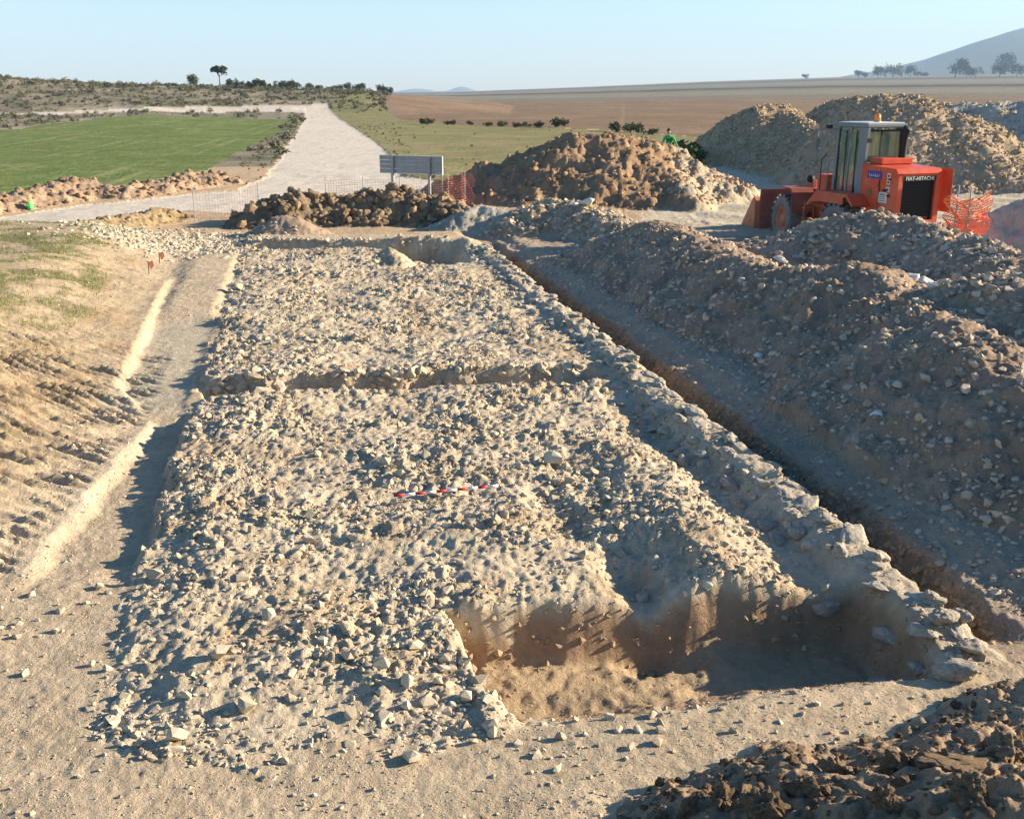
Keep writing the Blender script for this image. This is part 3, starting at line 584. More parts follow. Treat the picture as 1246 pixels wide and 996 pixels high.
# stones on each heap
def heap_pts(key, n):
    i = HKEYS.index(key); out_x, out_y, Ts = [], [], None
    P_ = [p for kx, pts, a, b, c in HEAPS if kx == key for p in pts]; xs = [p[0] for p in P_]; ys = [p[1] for p in P_]
    x0, x1, y0, y1 = min(xs) - 4, max(xs) + 4, min(ys) - 6, max(ys) + 4
    x = rng.uniform(x0, x1, n); y = rng.uniform(max(y0, 4.0), y1, n); T2 = terrain(x, y, want=True)
    m = (T2['hid'] == i) & (np.abs(x / (y + 2)) < .62); return x[m], y[m], {q: v[m] for q, v in T2.items()}
for key, n, lo, hi, pw, kind, keep, big in (('trench', 30000, .02, .17, 4.2, 'grey', 150, 'bigg'), ('back', 30000, .03, .26, 4.0, 'grey', 140, 'bigg'), ('brown', 9000, .03, .22, 4.5, 'redclod', 60, 'bigclod'), ('lobe', 16000, .04, .26, 3.6, 'grey', 60, 'bigg'),
        ('clod', 9000, .05, .5, 3.4, 'clod', 80, 'bigclod'), ('small', 3000, .03, .10, 2, 'grey', 0, 'big'), ('pyramid', 20000, .05, .3, 4, 'tan', 0, 'big'), ('slope', 45000, .04, .30, 4, 'tan', 0, 'big'), ('grey', 7000, .08, .4, 3, 'lime', 0, 'big'),
        ('berm', 9000, .04, .32, 3.2, 'clod', 20, 'bigclod'), ('kerbside', 4000, .03, .22, 3.2, 'clod', 10, 'bigclod'), ('corner', 26000, .006, .08, 3, 'clod', 120, 'bigclod')):
    x, y, T2 = heap_pts(key, n)
    if len(x): lay(key, x, y, T2, lo, hi, kind, keep, pw=pw, big=big, sname='clod' if 'clod' in big else 'stone', gname='loose_clods' if 'clod' in kind else 'loose_stones', minpx=6)
for px, py, Y, L in [(1165, 915, 5.0, .42), (1020, 918, 5.15, .22), (1230, 890, 5.2, .34), (880, 968, 4.95, .2), (760, 970, 5.1, .10), (730, 982, 5.1, .09), (800, 975, 5.0, .14), (840, 980, 4.95, .16), (930, 985, 4.8, .24), (905, 965, 4.98, .12), (1100, 930, 5.1, .26), (590, 985, 5.12, .10), (640, 990, 5.1, .07), (680, 988, 5.1, .06), (975, 960, 4.9, .2), (1070, 985, 4.6, .2), (1180, 975, 4.5, .24)]:
    x, y, z = P(px, py, Y); put('clod', random.choice(ROCKS['hugeclod' if L > .15 else 'bigclod']), (x, y, H(x, y) + L * .12), (L * 1.2, L, L), (rng.normal(0, .3), .2, rng.uniform(0, 6)), ZO['corner'])
for px, py, Y, L, key in [(1107, 327, 17.5, .36, 'back'), (713, 247, 31.0, .6, 'lobe'), (700, 244, 31.2, .25, 'lobe'), (1135, 355, 15.8, .25, 'trench'), (924, 413, 15.5, .18, 'trench'), (948, 325, 19, .3, 'trench'), (1063, 562, 11.5, .2, 'ground'), (1125, 335, 17, .3, 'back')]:
    x, y, z = P(px, py, Y); o = put('stone', rock_mesh(int(px), 14, .8, M_WHITE, 1), (x, y, H(x, y) + L * .15), (L * 1.2, L, L * .8), (.1, .2, rng.uniform(0, 6)), ZO[key]); 
    if px in (713, 1107): o['label'] = 'large white rock'

# ------------------------------------------------------------------ shrubs and trees
M_LEAF = mat('evergreen_leaves', (.055, .075, .03), rnd=.25, var=.35, vscale=1.5, rough=.9, spec=.1)
M_SCRUB = mat('scrub_leaves', (.145, .14, .085), rnd=.35, var=.3, vscale=2, rough=.95, spec=.1)
M_DRY = mat('bare_twigs', (.19, .15, .12), var=.2, rough=.95, spec=.1)
M_BARK = mat('bark', (.13, .10, .075), var=.3, vscale=4, rough=1)
def leaf_cloud(blobs, n, size, seed):
    r = np.random.default_rng(seed); wts = np.array([b[3] ** 2 for b in blobs]); wts = wts / wts.sum()
    bi = r.choice(len(blobs), n, p=wts); B = np.array([list(b) + [1.0] * (5 - len(b)) for b in blobs])[bi]
    d = r.normal(size=(n, 3)); d /= np.linalg.norm(d, axis=1)[:, None]; rad = B[:, 3] * (r.random(n) ** .35) * (1 + .25 * np.sin(d[:, 0] * 5 + d[:, 2] * 4 + bi))
    c = B[:, :3] + d * rad[:, None] * np.stack([np.ones(n), np.ones(n), B[:, 4]], 1)
    a = r.normal(size=(n, 3)); a /= np.linalg.norm(a, axis=1)[:, None]; b = np.cross(a, r.normal(size=(n, 3))); b /= np.linalg.norm(b, axis=1)[:, None]
    s_ = size * r.uniform(.6, 1.4, n)[:, None]
    Vv = np.stack([c - a * s_, c - b * s_ * .6, c + a * s_, c + b * s_ * .6], 1).reshape(-1, 3)
    return mesh_np('crown', Vv, np.arange(n * 4).reshape(-1, 4), smooth=False)
def bush(px, Y, h, wd, label, group, seed, m=None, name='bush'):
    x = P(px, 200, Y)[0]; r = random.Random(seed); o = empty(name, (x, Y, H(x, Y)), r.uniform(0, 6))
    bl = [(r.uniform(-.4, .4) * wd, r.uniform(-.4, .4) * wd, h * r.uniform(.3, .62), h * r.uniform(.3, .42), .9) for _ in range(6)] + [(0, 0, h * .5, min(h, wd) * .48, 1)]
    c = link('foliage', leaf_cloud(bl, 420, h * .11, seed), m or M_LEAF, o)
    bm = bmesh.new()
    for q in range(4): b_tube(bm, [(0, 0, -.1), (r.uniform(-.3, .3) * wd, r.uniform(-.3, .3) * wd, h * .6)], [.05, .015], 5)
    bm_obj('stem', bm, M_BARK, o); return tag(o, label, 'bush', group)
def tree(px, py_base, Y, h, wd, label, group, seed, kind='round', m=None):
    x, _, zb = P(px, py_base, Y); r = random.Random(seed); zg = H(x, Y); o = empty('tree', (x, Y, zg), 0)
    h = h + max(-.5, min(zb - zg, 3.0)) if Y < 400 else h
    bm = bmesh.new(); th = h * (.62 if kind == 'umbrella' else .3); b_tube(bm, [(0, 0, -.3), (h * .01, 0, th * .5), (h * .02, 0, th)], [h * .035, h * .026, h * .018], 7)
    for q in range(5): a = r.uniform(0, 6.28); b_tube(bm, [(0, 0, th * .85), (math.cos(a) * wd * .3, math.sin(a) * wd * .3, th + (h - th) * .5)], [h * .014, h * .005], 5)
    bm_obj('trunk', bm, M_BARK, o, True)
    if kind == 'umbrella': bl = [(r.uniform(-.32, .3) * wd, r.uniform(-.3, .3) * wd, h * r.uniform(.8, .9), wd * .2, .7) for _ in range(8)] + [(wd * .25, 0, h * .72, wd * .2, 1.0), (wd * .05, 0, h * .84, wd * .3, .6)]
    elif kind == 'bare': bl = [(r.uniform(-.3, .3) * wd, r.uniform(-.3, .3) * wd, h * r.uniform(.35, .8), wd * .26, 1.1) for _ in range(8)]
    else: bl = [(r.uniform(-.3, .3) * wd, r.uniform(-.3, .3) * wd, h * r.uniform(.3, .72), min(wd, h) * r.uniform(.2, .3), .95) for _ in range(11)]
    link('crown', leaf_cloud(bl, 900 if kind != 'bare' else 500, h * .045 + .04, seed), m or M_LEAF, o); return tag(o, label, 'tree', group)
ORD = ['nearest', 'second', 'third', 'fourth', 'fifth', 'sixth', 'seventh', 'eighth', 'ninth', 'tenth', 'eleventh', 'twelfth', 'thirteenth', 'fourteenth', 'fifteenth', 'sixteenth', 'seventeenth', 'eighteenth', 'nineteenth']
hb = [(521, 150, .9), (545, 150, .5), (553, 150, .6), (572, 150, .5), (593, 151, .5), (610, 152, .7), (628, 153, .6), (640, 153, .6), (655, 154, .7), (676, 154, 1.1), (749, 158, 1.0), (776, 159, 1.0), (790, 162, .6)]
for i, (px, py, h) in enumerate(hb):
    Yb = G(px, py + 2.0)[1]; x = G(px, py + 2)[0]
    bush(px, Yb, h * 1.1, h * 2.3, 'dark round bush in the hedge line between grass and ploughed field, number %d from the left' % (i + 1) if 0 else
         ['dark bush at the left end of the hedge line by the ploughed field', 'tiny bush second in the hedge line, close right of the leftmost dark bush'][i] if i < 2 else
         ('fullest dark bush of the hedge line, at its unbroken right end' if i == 9 else 'lone dark bush left of two standing apart in the hedge line' if i == 10 else 'lone dark bush right of two standing apart in the hedge line' if i == 11 else 'low dark bush of the hedge line, %s from the left' % ['', '', 'third', 'fourth', 'fifth', 'sixth', 'seventh', 'eighth', 'ninth', '', '', '', 'thirteenth'][i]),
         'bushes in the hedge line', 200 + i)
bush(823, 60, 1.6, 2.2, 'broad dark green bush right behind the person in green', None, 230); bush(836, 62, 1.0, 1.6, 'lower green bush at the left foot of the pointed earth heap', None, 231)
tree(237, 116, 262, 3.6, 5.6, 'big rounded dark tree on the hill crest left of the umbrella pine', None, 240)
tree(268, 113, 285, 6.2, 4.6, 'lone umbrella pine with bare trunk standing above the hill crest', None, 241, 'umbrella')
r_ = random.Random(5)
for i, px in enumerate([205, 216, 248, 283, 291, 299, 308, 316, 325, 333, 341, 349, 357, 377, 388, 405, 412, 424, 433, 441, 464, 472]):
    tree(px, 116, 270 + r_.uniform(-10, 20) + (100 if px > 370 else 0), (.6 if px < 260 else 1) * r_.uniform(2.0, 3.3) * (1.25 if px > 370 else 1), r_.uniform(3.4, 5.6), 'small dark skyline evergreen left of the umbrella pine, %s from the left' % ['first', 'second', 'third'][i] if i < 3 else 'small dark skyline evergreen right of the umbrella pine, %s from it' % ORD[i - 3], 'small evergreens along the left skyline', 250 + i)
tree(1162, 94, 1900, 36, 52, 'largest rounded dark tree at the foot of the blue mountain', None, 300)
tree(1217, 92, 2300, 48, 50, 'tall pale hazy tree behind the dark trees at the right edge', None, 301)
tree(1187, 94, 1850, 18, 36, 'low wide dark tree between the largest tree and the right-hand pair', None, 302)
tree(1216, 93, 1800, 24, 36, 'dark round tree in front of the tall hazy one', None, 303)
tree(1237, 93, 1850, 22, 26, 'dark round tree nearest the right edge of the view', None, 304)
tree(1176, 94, 2000, 22, 28, 'small dark tree touching the right side of the largest tree', None, 305)
for i, (px, h, wd, b) in enumerate([(1044, 12, 14, 0), (1052, 9, 12, 0), (1068, 17, 16, 0), (1077, 18, 20, 1), (1086, 20, 20, 1), (1096, 18, 20, 1), (1107, 18, 20, 0), (1116, 9, 14, 0), (1125, 8, 12, 0), (980, 8, 14, 0)]):
    tree(px, 96, 2100, h * 1.35, wd * 1.3, '%s bare reddish tree of the hazy clump below the mountain' % {1077: 'left', 1086: 'middle', 1096: 'right'}[px] if b else 'small hazy tree at the mountain foot, ' + {1044: 'left end of the row', 1052: 'second in the row from the left', 1068: 'just left of the bare clump', 1107: 'tall one just right of the bare clump', 1116: 'low one second right of the bare clump', 1125: 'low one third right of the bare clump', 980: 'alone on the plain skyline'}[px], 'bare trees below the mountain' if b else 'small hazy trees below the mountain', 310 + i, 'bare' if b else 'round', M_DRY if b else M_LEAF)
# scrub over the hill, nobody could count it
n = 14000; D0 = 70 + 260 * rng.random(n) ** .8; kx = rng.uniform(-.62, -.05, n); x = kx * D0; y = D0; T2 = terrain(x, y, want=True)
m = ~T2['green'] & ~T2['road'] & ~T2['trk'] & (T2['hid'] < 0) & ~T2['plough'] & (~T2['grass'] | (D0 > 190)) & ((D0 > 195) | (rng.random(n) < .45)) & (fbm(x, y, 7, 3, 101) > -.5 * rng.random(n)); x, y = x[m], y[m]; n = len(x)
CO['scrub'] = rock_coll('scrub', [leaf_cloud([(0, 0, .35, .42, .8), (.25, .1, .25, .3, .8), (-.2, .2, .25, .3, .8)], 110, .09, 400 + i) for i in range(4)])
for o in CO['scrub'].objects: o.data.materials.append(M_SCRUB)
GR['scrub'] = scatter_group(CO['scrub']); sz = .25 + 1.0 * rng.random(n) ** 3; sz *= np.where(y > 235, 1.3, 1)
o = scatter('scrub', np.stack([x, y, T2['z'][m] - .05], 1), sz[:, None] * rng.uniform(.8, 1.3, (n, 3)), np.stack([0 * x, 0 * x, rng.uniform(0, 6, n)], 1), 'scrub'); tag(o, 'grey green scrub covering the hillside', 'scrub', None, 'stuff')
# grass verge and weeds by the road, right field
n = 9000; D0 = 36 + 110 * rng.random(n) ** 1.5; kx = rng.uniform(-.25, .35, n); x = kx * D0; y = D0; T2 = terrain(x, y, want=True)
m = T2['grass'] & (T2['hid'] < 0) & ((x > .30 * D0 * 0 + np.interp(D0, [40, 200], [-3.6, -30]) + 4) & (rng.random(n) < .06) | (x < np.interp(D0, [40, 200], [-3.6, -30]) + 3)) | ((kx < -.1) & ~T2['road'] & ~T2['green'] & (T2['hid'] < 0) & (D0 > 48)); m &= rng.random(n) < ss(-.6, .3, fbm(x, y, 4, 2, 131)); x, y = x[m], y[m]; n = len(x); sz = .08 + .22 * rng.random(n) ** 3
o = scatter('weeds', np.stack([x, y, T2['z'][m]], 1), sz[:, None] * rng.uniform(.8, 1.3, (n, 3)), np.stack([0 * x, 0 * x, rng.uniform(0, 6, n)], 1), 'scrub'); tag(o, 'dry weeds along the road verge and over the rough grass field', 'weeds', None, 'stuff')
# short blades on the green strip at the left
def blades(name, x, y, z, h, m, label):
    n = len(x); a = rng.uniform(0, 6.28, n); dx = np.cos(a) * h * .10; dy = np.sin(a) * h * .10; lx = rng.normal(0, .4, n) * h; ly = rng.normal(0, .4, n) * h
    Vv = np.stack([np.stack([x - dx, y - dy, z - .01], 1), np.stack([x + dx, y + dy, z - .01], 1), np.stack([x + lx, y + ly, z + h], 1)], 1).reshape(-1, 3)
    o = link(name, mesh_np(name, Vv, np.arange(n * 3).reshape(-1, 3), False), m); return tag(o, label, 'grass', None, 'stuff')
M_GRASS = mat('grass_blades', (.13, .17, .05), var=.3, vscale=1.2, rough=.8, spec=.1)
M_STRAW = mat('dry_grass', (.36, .28, .14), var=.3, vscale=2, rough=.9, spec=.1)
n = 110000; y = 12 + 20 * rng.random(n); x = -rng.uniform(.30, .62, n) * (y + 1); T2 = terrain(x, y, want=True)
n1_ = fbm(x, y, 1.1, 4, 90); n2_ = fbm(x, y, .3, 3, 95); g_ = ss(.28, .48, T2['bank'] + .1 * n1_) * ss(-.35, .25, n1_ + .5 * n2_ - .05) * ss(14, 19, y); m = (g_ * .75 > rng.random(n)) & (T2['hid'] < 0)
blades('grass_strip', x[m], y[m], T2['z'][m], .025 + .035 * rng.random(m.sum()), M_GRASS, 'short green grass on the strip above the left bank')
m = (T2['bank'] > .25) & (rng.random(n) < .05) & (T2['hid'] < 0); blades('dry_grass', x[m], y[m], T2['z'][m], .03 + .05 * rng.random(m.sum()), M_STRAW, 'dry straw coloured grass on the left bank')

# ------------------------------------------------------------------ the back of the road sign
M_ALU = mat('sign_back_aluminium', (.26, .30, .31), rough=.6, metal=.2, var=.12, vscale=3, spec=.4)
M_STEEL = mat('galvanised_steel', (.28, .30, .32), rough=.55, metal=.5, var=.12, vscale=6)
M_SWHITE = mat('sign_white_edge', (.6, .6, .56), rough=.5)
xa, Ys, _ = P(463, 200, 41.0); xb, Ys2, _ = P(538, 200, 40.0)
cx, cy = (xa + xb) / 2, (Ys + Ys2) / 2; W_ = math.hypot(xb - xa, Ys2 - Ys); rz = math.atan2(Ys2 - Ys, xb - xa)
ztop = P(500, 190, cy)[2]; zbot = P(500, 211, cy)[2]; zg = H(cx, cy) - .1
sg = tag(empty('road_sign', (cx, cy, zg), rz), 'grey back of a wide road sign panel on two posts behind the clod heap', 'road sign')
hp = ztop - zbot; zc = (ztop + zbot) / 2 - zg
n_sl = 4
for q in range(n_sl):
    bm = bmesh.new(); b_box(bm, (0, 0, zc - hp / 2 + hp * (q + .5) / n_sl), (W_, .03, hp / n_sl - .008), bev=.004); bm_obj('panel', bm, M_ALU, sg)
bm = bmesh.new(); 
for a, b, c, d in ((-W_ / 2 - .012, zc, .024, hp + .05), (W_ / 2 + .012, zc, .024, hp + .05)): b_box(bm, (a, 0, b), (c, .05, d))
b_box(bm, (0, 0, zc + hp / 2 + .012), (W_, .05, .024)); b_box(bm, (0, 0, zc - hp / 2 - .012), (W_, .05, .024)); bm_obj('frame', bm, M_SWHITE, sg)
for fx in (-.29, .305):
    bm = bmesh.new(); b_box(bm, (fx * W_, -.07, (zc + hp / 2) / 2), (.10, .08, zc + hp / 2 + .02), bev=.008); p = bm_obj('post', bm, M_STEEL, sg)
    for zz in (.3, .75):
        bm = bmesh.new(); b_box(bm, (fx * W_, -.03, zc - hp / 2 + hp * zz), (.22, .03, .05)); bm_obj('clamp', bm, M_STEEL, p)

# ------------------------------------------------------------------ orange netting
M_NET = mat('orange_netting', (.80, .22, .09), rough=.6, var=.1, vscale=3)
M_NETF = mat('faded_orange_netting', (.72, .42, .30), rough=.7, var=.1, vscale=3)
M_NETF2 = mat('worn_orange_netting', (.66, .22, .14), rough=.7, var=.1, vscale=3)
def net(path, h, label, mtl, dv=.09, dh=.085, wv=.012, sag=.0, stakes=(), crumple=0):
    pts = [Vector(p) for p in path]; L = [0]
    for a, b in zip(pts[:-1], pts[1:]): L.append(L[-1] + (b - a).length)
    def at(u):
        for i in range(len(pts) - 1):
            if u <= L[i + 1] or i == len(pts) - 2: f = (u - L[i]) / (L[i + 1] - L[i]); return pts[i].lerp(pts[i + 1], f)
    nu = int(L[-1] / dv); nv = int(h / dh); bm = bmesh.new(); r = random.Random(3)
    def pt(i, j_):
        u = i * L[-1] / nu; p = at(u); ph = u * 5.3
        hh = h * (1 - sag * (.5 + .5 * math.sin(u * 1.7 + 1)) )
        return p + Vector((crumple * math.sin(ph + j_ * .9) * .8, (crumple * math.cos(ph * 1.3 + j_) + .02 * math.sin(u * 3)), j_ / nv * hh + .02 * math.sin(ph + j_)))
    grid = [[pt(i, j_) for j_ in range(nv + 1)] for i in range(nu + 1)]
    def strip(a, b, wdt):
        d = (b - a); n_ = Vector((0, 0, 1)) if abs(d.normalized().z) < .7 else Vector((d.y, -d.x, 0)).normalized() if Vector((d.y, -d.x)).length > 1e-4 else Vector((1, 0, 0))
        if abs(d.normalized().z) >= .7: n_ = Vector((1, 0, 0))
        vs = [bm.verts.new(q_) for q_ in (a - n_ * wdt / 2, a + n_ * wdt / 2, b + n_ * wdt / 2, b - n_ * wdt / 2)]; bm.faces.new(vs)
    for i in range(nu + 1):
        for j_ in range(nv): strip(grid[i][j_], grid[i][j_ + 1], wv)
    for j_ in range(nv + 1):
        for i in range(nu): strip(grid[i][j_], grid[i + 1][j_], wv * (1.4 if j_ in (0, nv) else 1))
    root = empty('safety_net', pts[0]); me = bpy.data.meshes.new('mesh_panel'); bmesh.ops.translate(bm, vec=-pts[0], verts=bm.verts); bm.to_mesh(me); bm.free()
    o = link('mesh_panel', me, mtl, root)
    for u in stakes:
        p = at(min(u, L[-1] - .001)) - pts[0]; b2 = bmesh.new(); b_tube(b2, [(p.x, p.y - .03, p.z - .3), (p.x, p.y - .03, p.z + h + .12)], .016, 6); bm_obj('stake', b2, M_STEEL, root)
    return tag(root, label, 'netting')
def gp(px, Y, dz=0): x = P(px, 200, Y)[0]; return (x, Y, H(x, Y) + dz)
net([gp(232, 34.6), gp(270, 34.9), (P(312, 200, 35.6)[0], 35.6, 0.05)], .95, 'faint see-through orange net stretched across the track left of the clod row', M_NETF, stakes=(0.0, 2.4), wv=.005)
net([gp(395, 38.2), gp(437, 38.4), gp(480, 38.6), gp(545, 39.3)], 1.0, 'faded orange net strung behind the road sign posts', M_NETF, stakes=(0.0, 1.3, 2.6, 4.4), wv=.006)
net([gp(528, 39.4), gp(543, 39.0), gp(550, 39.4), gp(560, 38.8), gp(566, 39.3), gp(576, 38.4)], 1.15, 'bright orange net bunched up at the right of the road sign', M_NETF2, stakes=(.4, 2.2), wv=.010, crumple=.06, sag=.12)
nq = lambda px, py, Y: P(px, py, Y)
net([nq(1150, 278, 24.6), nq(1166, 286, 24.9), nq(1176, 287, 24.4), nq(1188, 289, 24.8), nq(1201, 284, 24.5)], .95, 'vivid orange net slumped in folds right of the loader', M_NET, wv=.022, crumple=.09, sag=.22, dv=.06, dh=.06, stakes=(.35, 1.0))
# small red cone between the posts, green things, marker stakes
M_RED = mat('red_plastic', (.45, .05, .03), rough=.5); M_GRN = mat('bright_green_plastic', (.10, .62, .12), rough=.5)
x, y, z = gp(512, 37.4); rt = tag(empty('traffic_cone', (x, y, z)), 'small dark red cone lying low between the sign posts', 'cone')
bm = bmesh.new(); b_tube(bm, [(0, 0, .04), (0, 0, .45)], [.16, .035], 14); bm_obj('cone_body', bm, M_RED, rt); bm = bmesh.new(); b_box(bm, (0, 0, .02), (.38, .38, .04), bev=.01); bm_obj('base', bm, M_RED, rt)
x, y, _ = P(35, 238, 37.8); z = H(x, y); bm = bmesh.new(); bmesh.ops.create_icosphere(bm, subdivisions=3, radius=.14)
from mathutils import noise as mnoise
for v in bm.verts: v.co *= (1 + .3 * mnoise.noise(v.co * 9)); v.co.x *= .85 - v.co.z * .8
o = bm_obj('plastic_bag', bm, M_GRN, None); o.location = (x, y, z + .12); tag(o, 'bright green crumpled plastic bag on the berm by the green field', 'bag')
M_ORG = mat('orange_ribbon', (.9, .36, .2), rough=.7); M_WOOD = mat('wooden_stake', (.4, .3, .18), var=.2, rough=.9)
for px, py, lab in ((180, 315, 'nearer wooden peg with orange tape on the left bank'), (193, 303, 'farther wooden peg with pale orange tape on the left bank')):
    x, y = G(px, py, .35); rt = tag(empty('survey_peg', (x, y, H(x, y))), lab, 'survey peg')
    bm = bmesh.new(); b_box(bm, (0, 0, .1), (.025, .025, .35)); bm_obj('stake', bm, M_WOOD, rt)
    bm = bmesh.new(); b_prism(bm, [(0, .26), (.10, .30), (.13, .2), (.07, .1), (.03, .12)], -.004, .004); bm_obj('tape', bm, M_ORG, rt)

# ------------------------------------------------------------------ the red and white scale rod
M_R = mat('rod_red', (.42, .02, .02), rough=.45); M_W = mat('rod_white', (.72, .72, .70), rough=.45)
ax, ay = G(479, 601, .11); bx_, by_ = G(606, 589, .11); a = Vector((ax, ay, .0)); b = Vector((bx_, by_, .0))
a.z = H(ax, ay) + .10; b.z = H(bx_, by_) + .07
rod = tag(empty('scale_rod', a), 'red and white banded scale rod lying on the rubble surface', 'scale rod')
for q in range(10):
    p0 = (b - a) * (q / 10); p1 = (b - a) * ((q + 1) / 10); bm = bmesh.new(); b_tube(bm, [p0, p1], .014, 12); bm_obj('red_band' if q % 2 == 0 else 'white_band', bm, M_R if q % 2 == 0 else M_W, rod, True)
bm = bmesh.new(); d = (b - a).normalized(); b_tube(bm, [(b - a), (b - a) + d * .035], [.014, .003], 12); bm_obj('metal_tip', bm, M_STEEL, rod, True)

# ------------------------------------------------------------------ wheel loader
M_LR = mat('loader_red_paint', (.56, .06, .013), rough=.45, var=.12, vscale=2.5, spec=.4, bumps=[(6, .08, .01)])
def dusty(m, amount):                       # dried dust lying in patches over the paint
    n = m.node_tree; b = n.nodes['Principled BSDF']; src = b.inputs['Base Color'].links[0].from_socket
    tc = n.nodes.new('ShaderNodeTexCoord'); no = n.nodes.new('ShaderNodeTexNoise'); no.inputs['Scale'].default_value = 2.4; no.inputs['Detail'].default_value = 8; no.inputs['Roughness'].default_value = .7
    sx = n.nodes.new('ShaderNodeSeparateXYZ'); mr = n.nodes.new('ShaderNodeMapRange'); mr.inputs[1].default_value = .6; mr.inputs[2].default_value = 2.4; mr.inputs[3].default_value = .18; mr.inputs[4].default_value = -.04
    ad = n.nodes.new('ShaderNodeMath'); ad.operation = 'ADD'; cr = n.nodes.new('ShaderNodeMapRange'); cr.inputs[1].default_value = .45; cr.inputs[2].default_value = .75; cr.inputs[4].default_value = amount
    mx = n.nodes.new('ShaderNodeMix'); mx.data_type = 'RGBA'; mx.inputs['B'].default_value = (.36, .27, .18, 1)
    n.links.new(tc.outputs['Object'], no.inputs['Vector']); n.links.new(tc.outputs['Object'], sx.inputs[0]); n.links.new(sx.outputs['Z'], mr.inputs[0]); n.links.new(no.outputs['Fac'], ad.inputs[0]); n.links.new(mr.outputs[0], ad.inputs[1])
    n.links.new(ad.outputs[0], cr.inputs[0]); n.links.new(cr.outputs[0], mx.inputs['Factor']); n.links.new(src, mx.inputs['A']); n.links.new(mx.outputs['Result'], b.inputs['Base Color'])
dusty(M_LR, .42)
M_LF = mat('loader_faded_red_paint', (.26, .05, .035), rough=.65, var=.15, vscale=2.5)
M_LO = mat('bucket_orange_paint', (.55, .14, .05), rough=.6, var=.25, vscale=3)
M_CAB = mat('cab_grey_paint', (.17, .21, .22), rough=.5, var=.08, vscale=3)
M_ROOF = mat('cab_roof_paint', (.52, .54, .52), rough=.5)
dusty(M_LO, .45); dusty(M_LF, .3); dusty(M_CAB, .3)
M_BLK = mat('black_rubber', (.018, .018, .02), rough=.7); M_TYRE = mat('dusty_tyre', (.20, .185, .165), rough=.95, var=.3, vscale=3)
M_GLASS = mat('cab_glass', (.55, .68, .62), rough=.03, spec=.5, trans=.92)
M_BLUE = mat('blue_sticker', (.06, .05, .28), rough=.5); M_LBL = mat('white_sticker', (.62, .62, .54), rough=.6); M_DK = mat('dark_print', (.06, .06, .09), rough=.6)
M_AMB = mat('amber_beacon', (.9, .25, .02), rough=.25); M_SEAT = mat('seat_fabric', (.05, .09, .13), rough=.9)
YAW = R(19); lx, ly, _ = P(1090, 230, 26.6)
gz = -.28
# root sits under the rear frame centre; local x forward, y left
fw = Vector((-math.sin(YAW), math.cos(YAW), 0)); lf = Vector((-math.cos(YAW), -math.sin(YAW), 0))
org = Vector((lx, ly, gz)) - lf * .68
LD = tag(empty('wheel_loader', org, YAW + R(90)), 'old red articulated wheel loader with grey cab, seen from its rear left', 'wheel loader')
LD.scale = (.95, .95, .95)
def part(name, m, parent=LD, smooth=False):
    def deco(fn): bm = bmesh.new(); fn(bm); return bm_obj(name, bm, m, parent, smooth)
    return deco
def pb(name, m, boxes, parent=LD, bev=.015):
    bm = bmesh.new()
    for c, d in boxes: b_box(bm, c, d, bev=bev)
    return bm_obj(name, bm, m, parent)
ZH0, ZH1 = 1.12, 2.52
@part('hood', M_LR)
def hood(bm):
    for sy in (-1, 1): b_prism(bm, [(.0, ZH0), (1.5, ZH0), (1.5, ZH1 + .02), (.1, ZH1 - .04), (.0, ZH1 - .14)], sy * .68, sy * .645)
    b_prism(bm, [(.0, ZH1 - .14), (.1, ZH1 - .04), (1.5, ZH1 + .02), (1.5, ZH1 + .06), (.08, ZH1), (-.03, ZH1 - .12)], -.70, .70)
    b_box(bm, (.03, .585, (ZH0 + ZH1 - .14) / 2), (.07, .13, ZH1 - .14 - ZH0)); b_box(bm, (.03, -.585, (ZH0 + ZH1 - .14) / 2), (.07, .13, ZH1 - .14 - ZH0))
    b_box(bm, (.03, 0, ZH0 + .04), (.072, 1.04, .08)); b_box(bm, (.03, 0, ZH1 - .16), (.068, 1.04, .05))
    b_box(bm, (.8, 0, ZH0 - .05), (1.6, 1.1, .1)); b_box(bm, (1.25, -.05, ZH1 + .13), (.5, 1.0, .16), bev=.02)
gr = pb('grille', M_BLK, [((.12, 0, (ZH0 + ZH1 - .1) / 2), (.02, 1.04, ZH1 - .2 - ZH0))], bev=0)
for q in range(14): bm = bmesh.new(); b_box(bm, (.075, 0, ZH0 + .12 + q * .076), (.02, 1.02, .012)); bm_obj('grille_bar', bm, M_BLK, gr)
# lettering above the grille
cu = bpy.data.curves.new('maker_lettering', 'FONT'); cu.body = 'FIAT-HITACHI'; cu.size = .135; cu.extrude = .003; cu.align_x = 'CENTER'; cu.space_character = 1.05; cu.offset = .003
tmp = bpy.data.objects.new('tmp', cu); COL.objects.link(tmp); bpy.context.view_layer.update()
me = bpy.data.meshes.new_from_object(tmp); bpy.data.objects.remove(tmp); me.name = 'lettering'
plate = pb('maker_plate', M_BLK, [((.028, 0, ZH1 - .245), (.078, 1.03, .13))], bev=0)
o = link('lettering', me, M_LBL, plate); me.materials.clear(); me.materials.append(M_LBL); o.rotation_euler = (R(90), 0, R(-90)); o.location = (-.016, 0, ZH1 - .292)
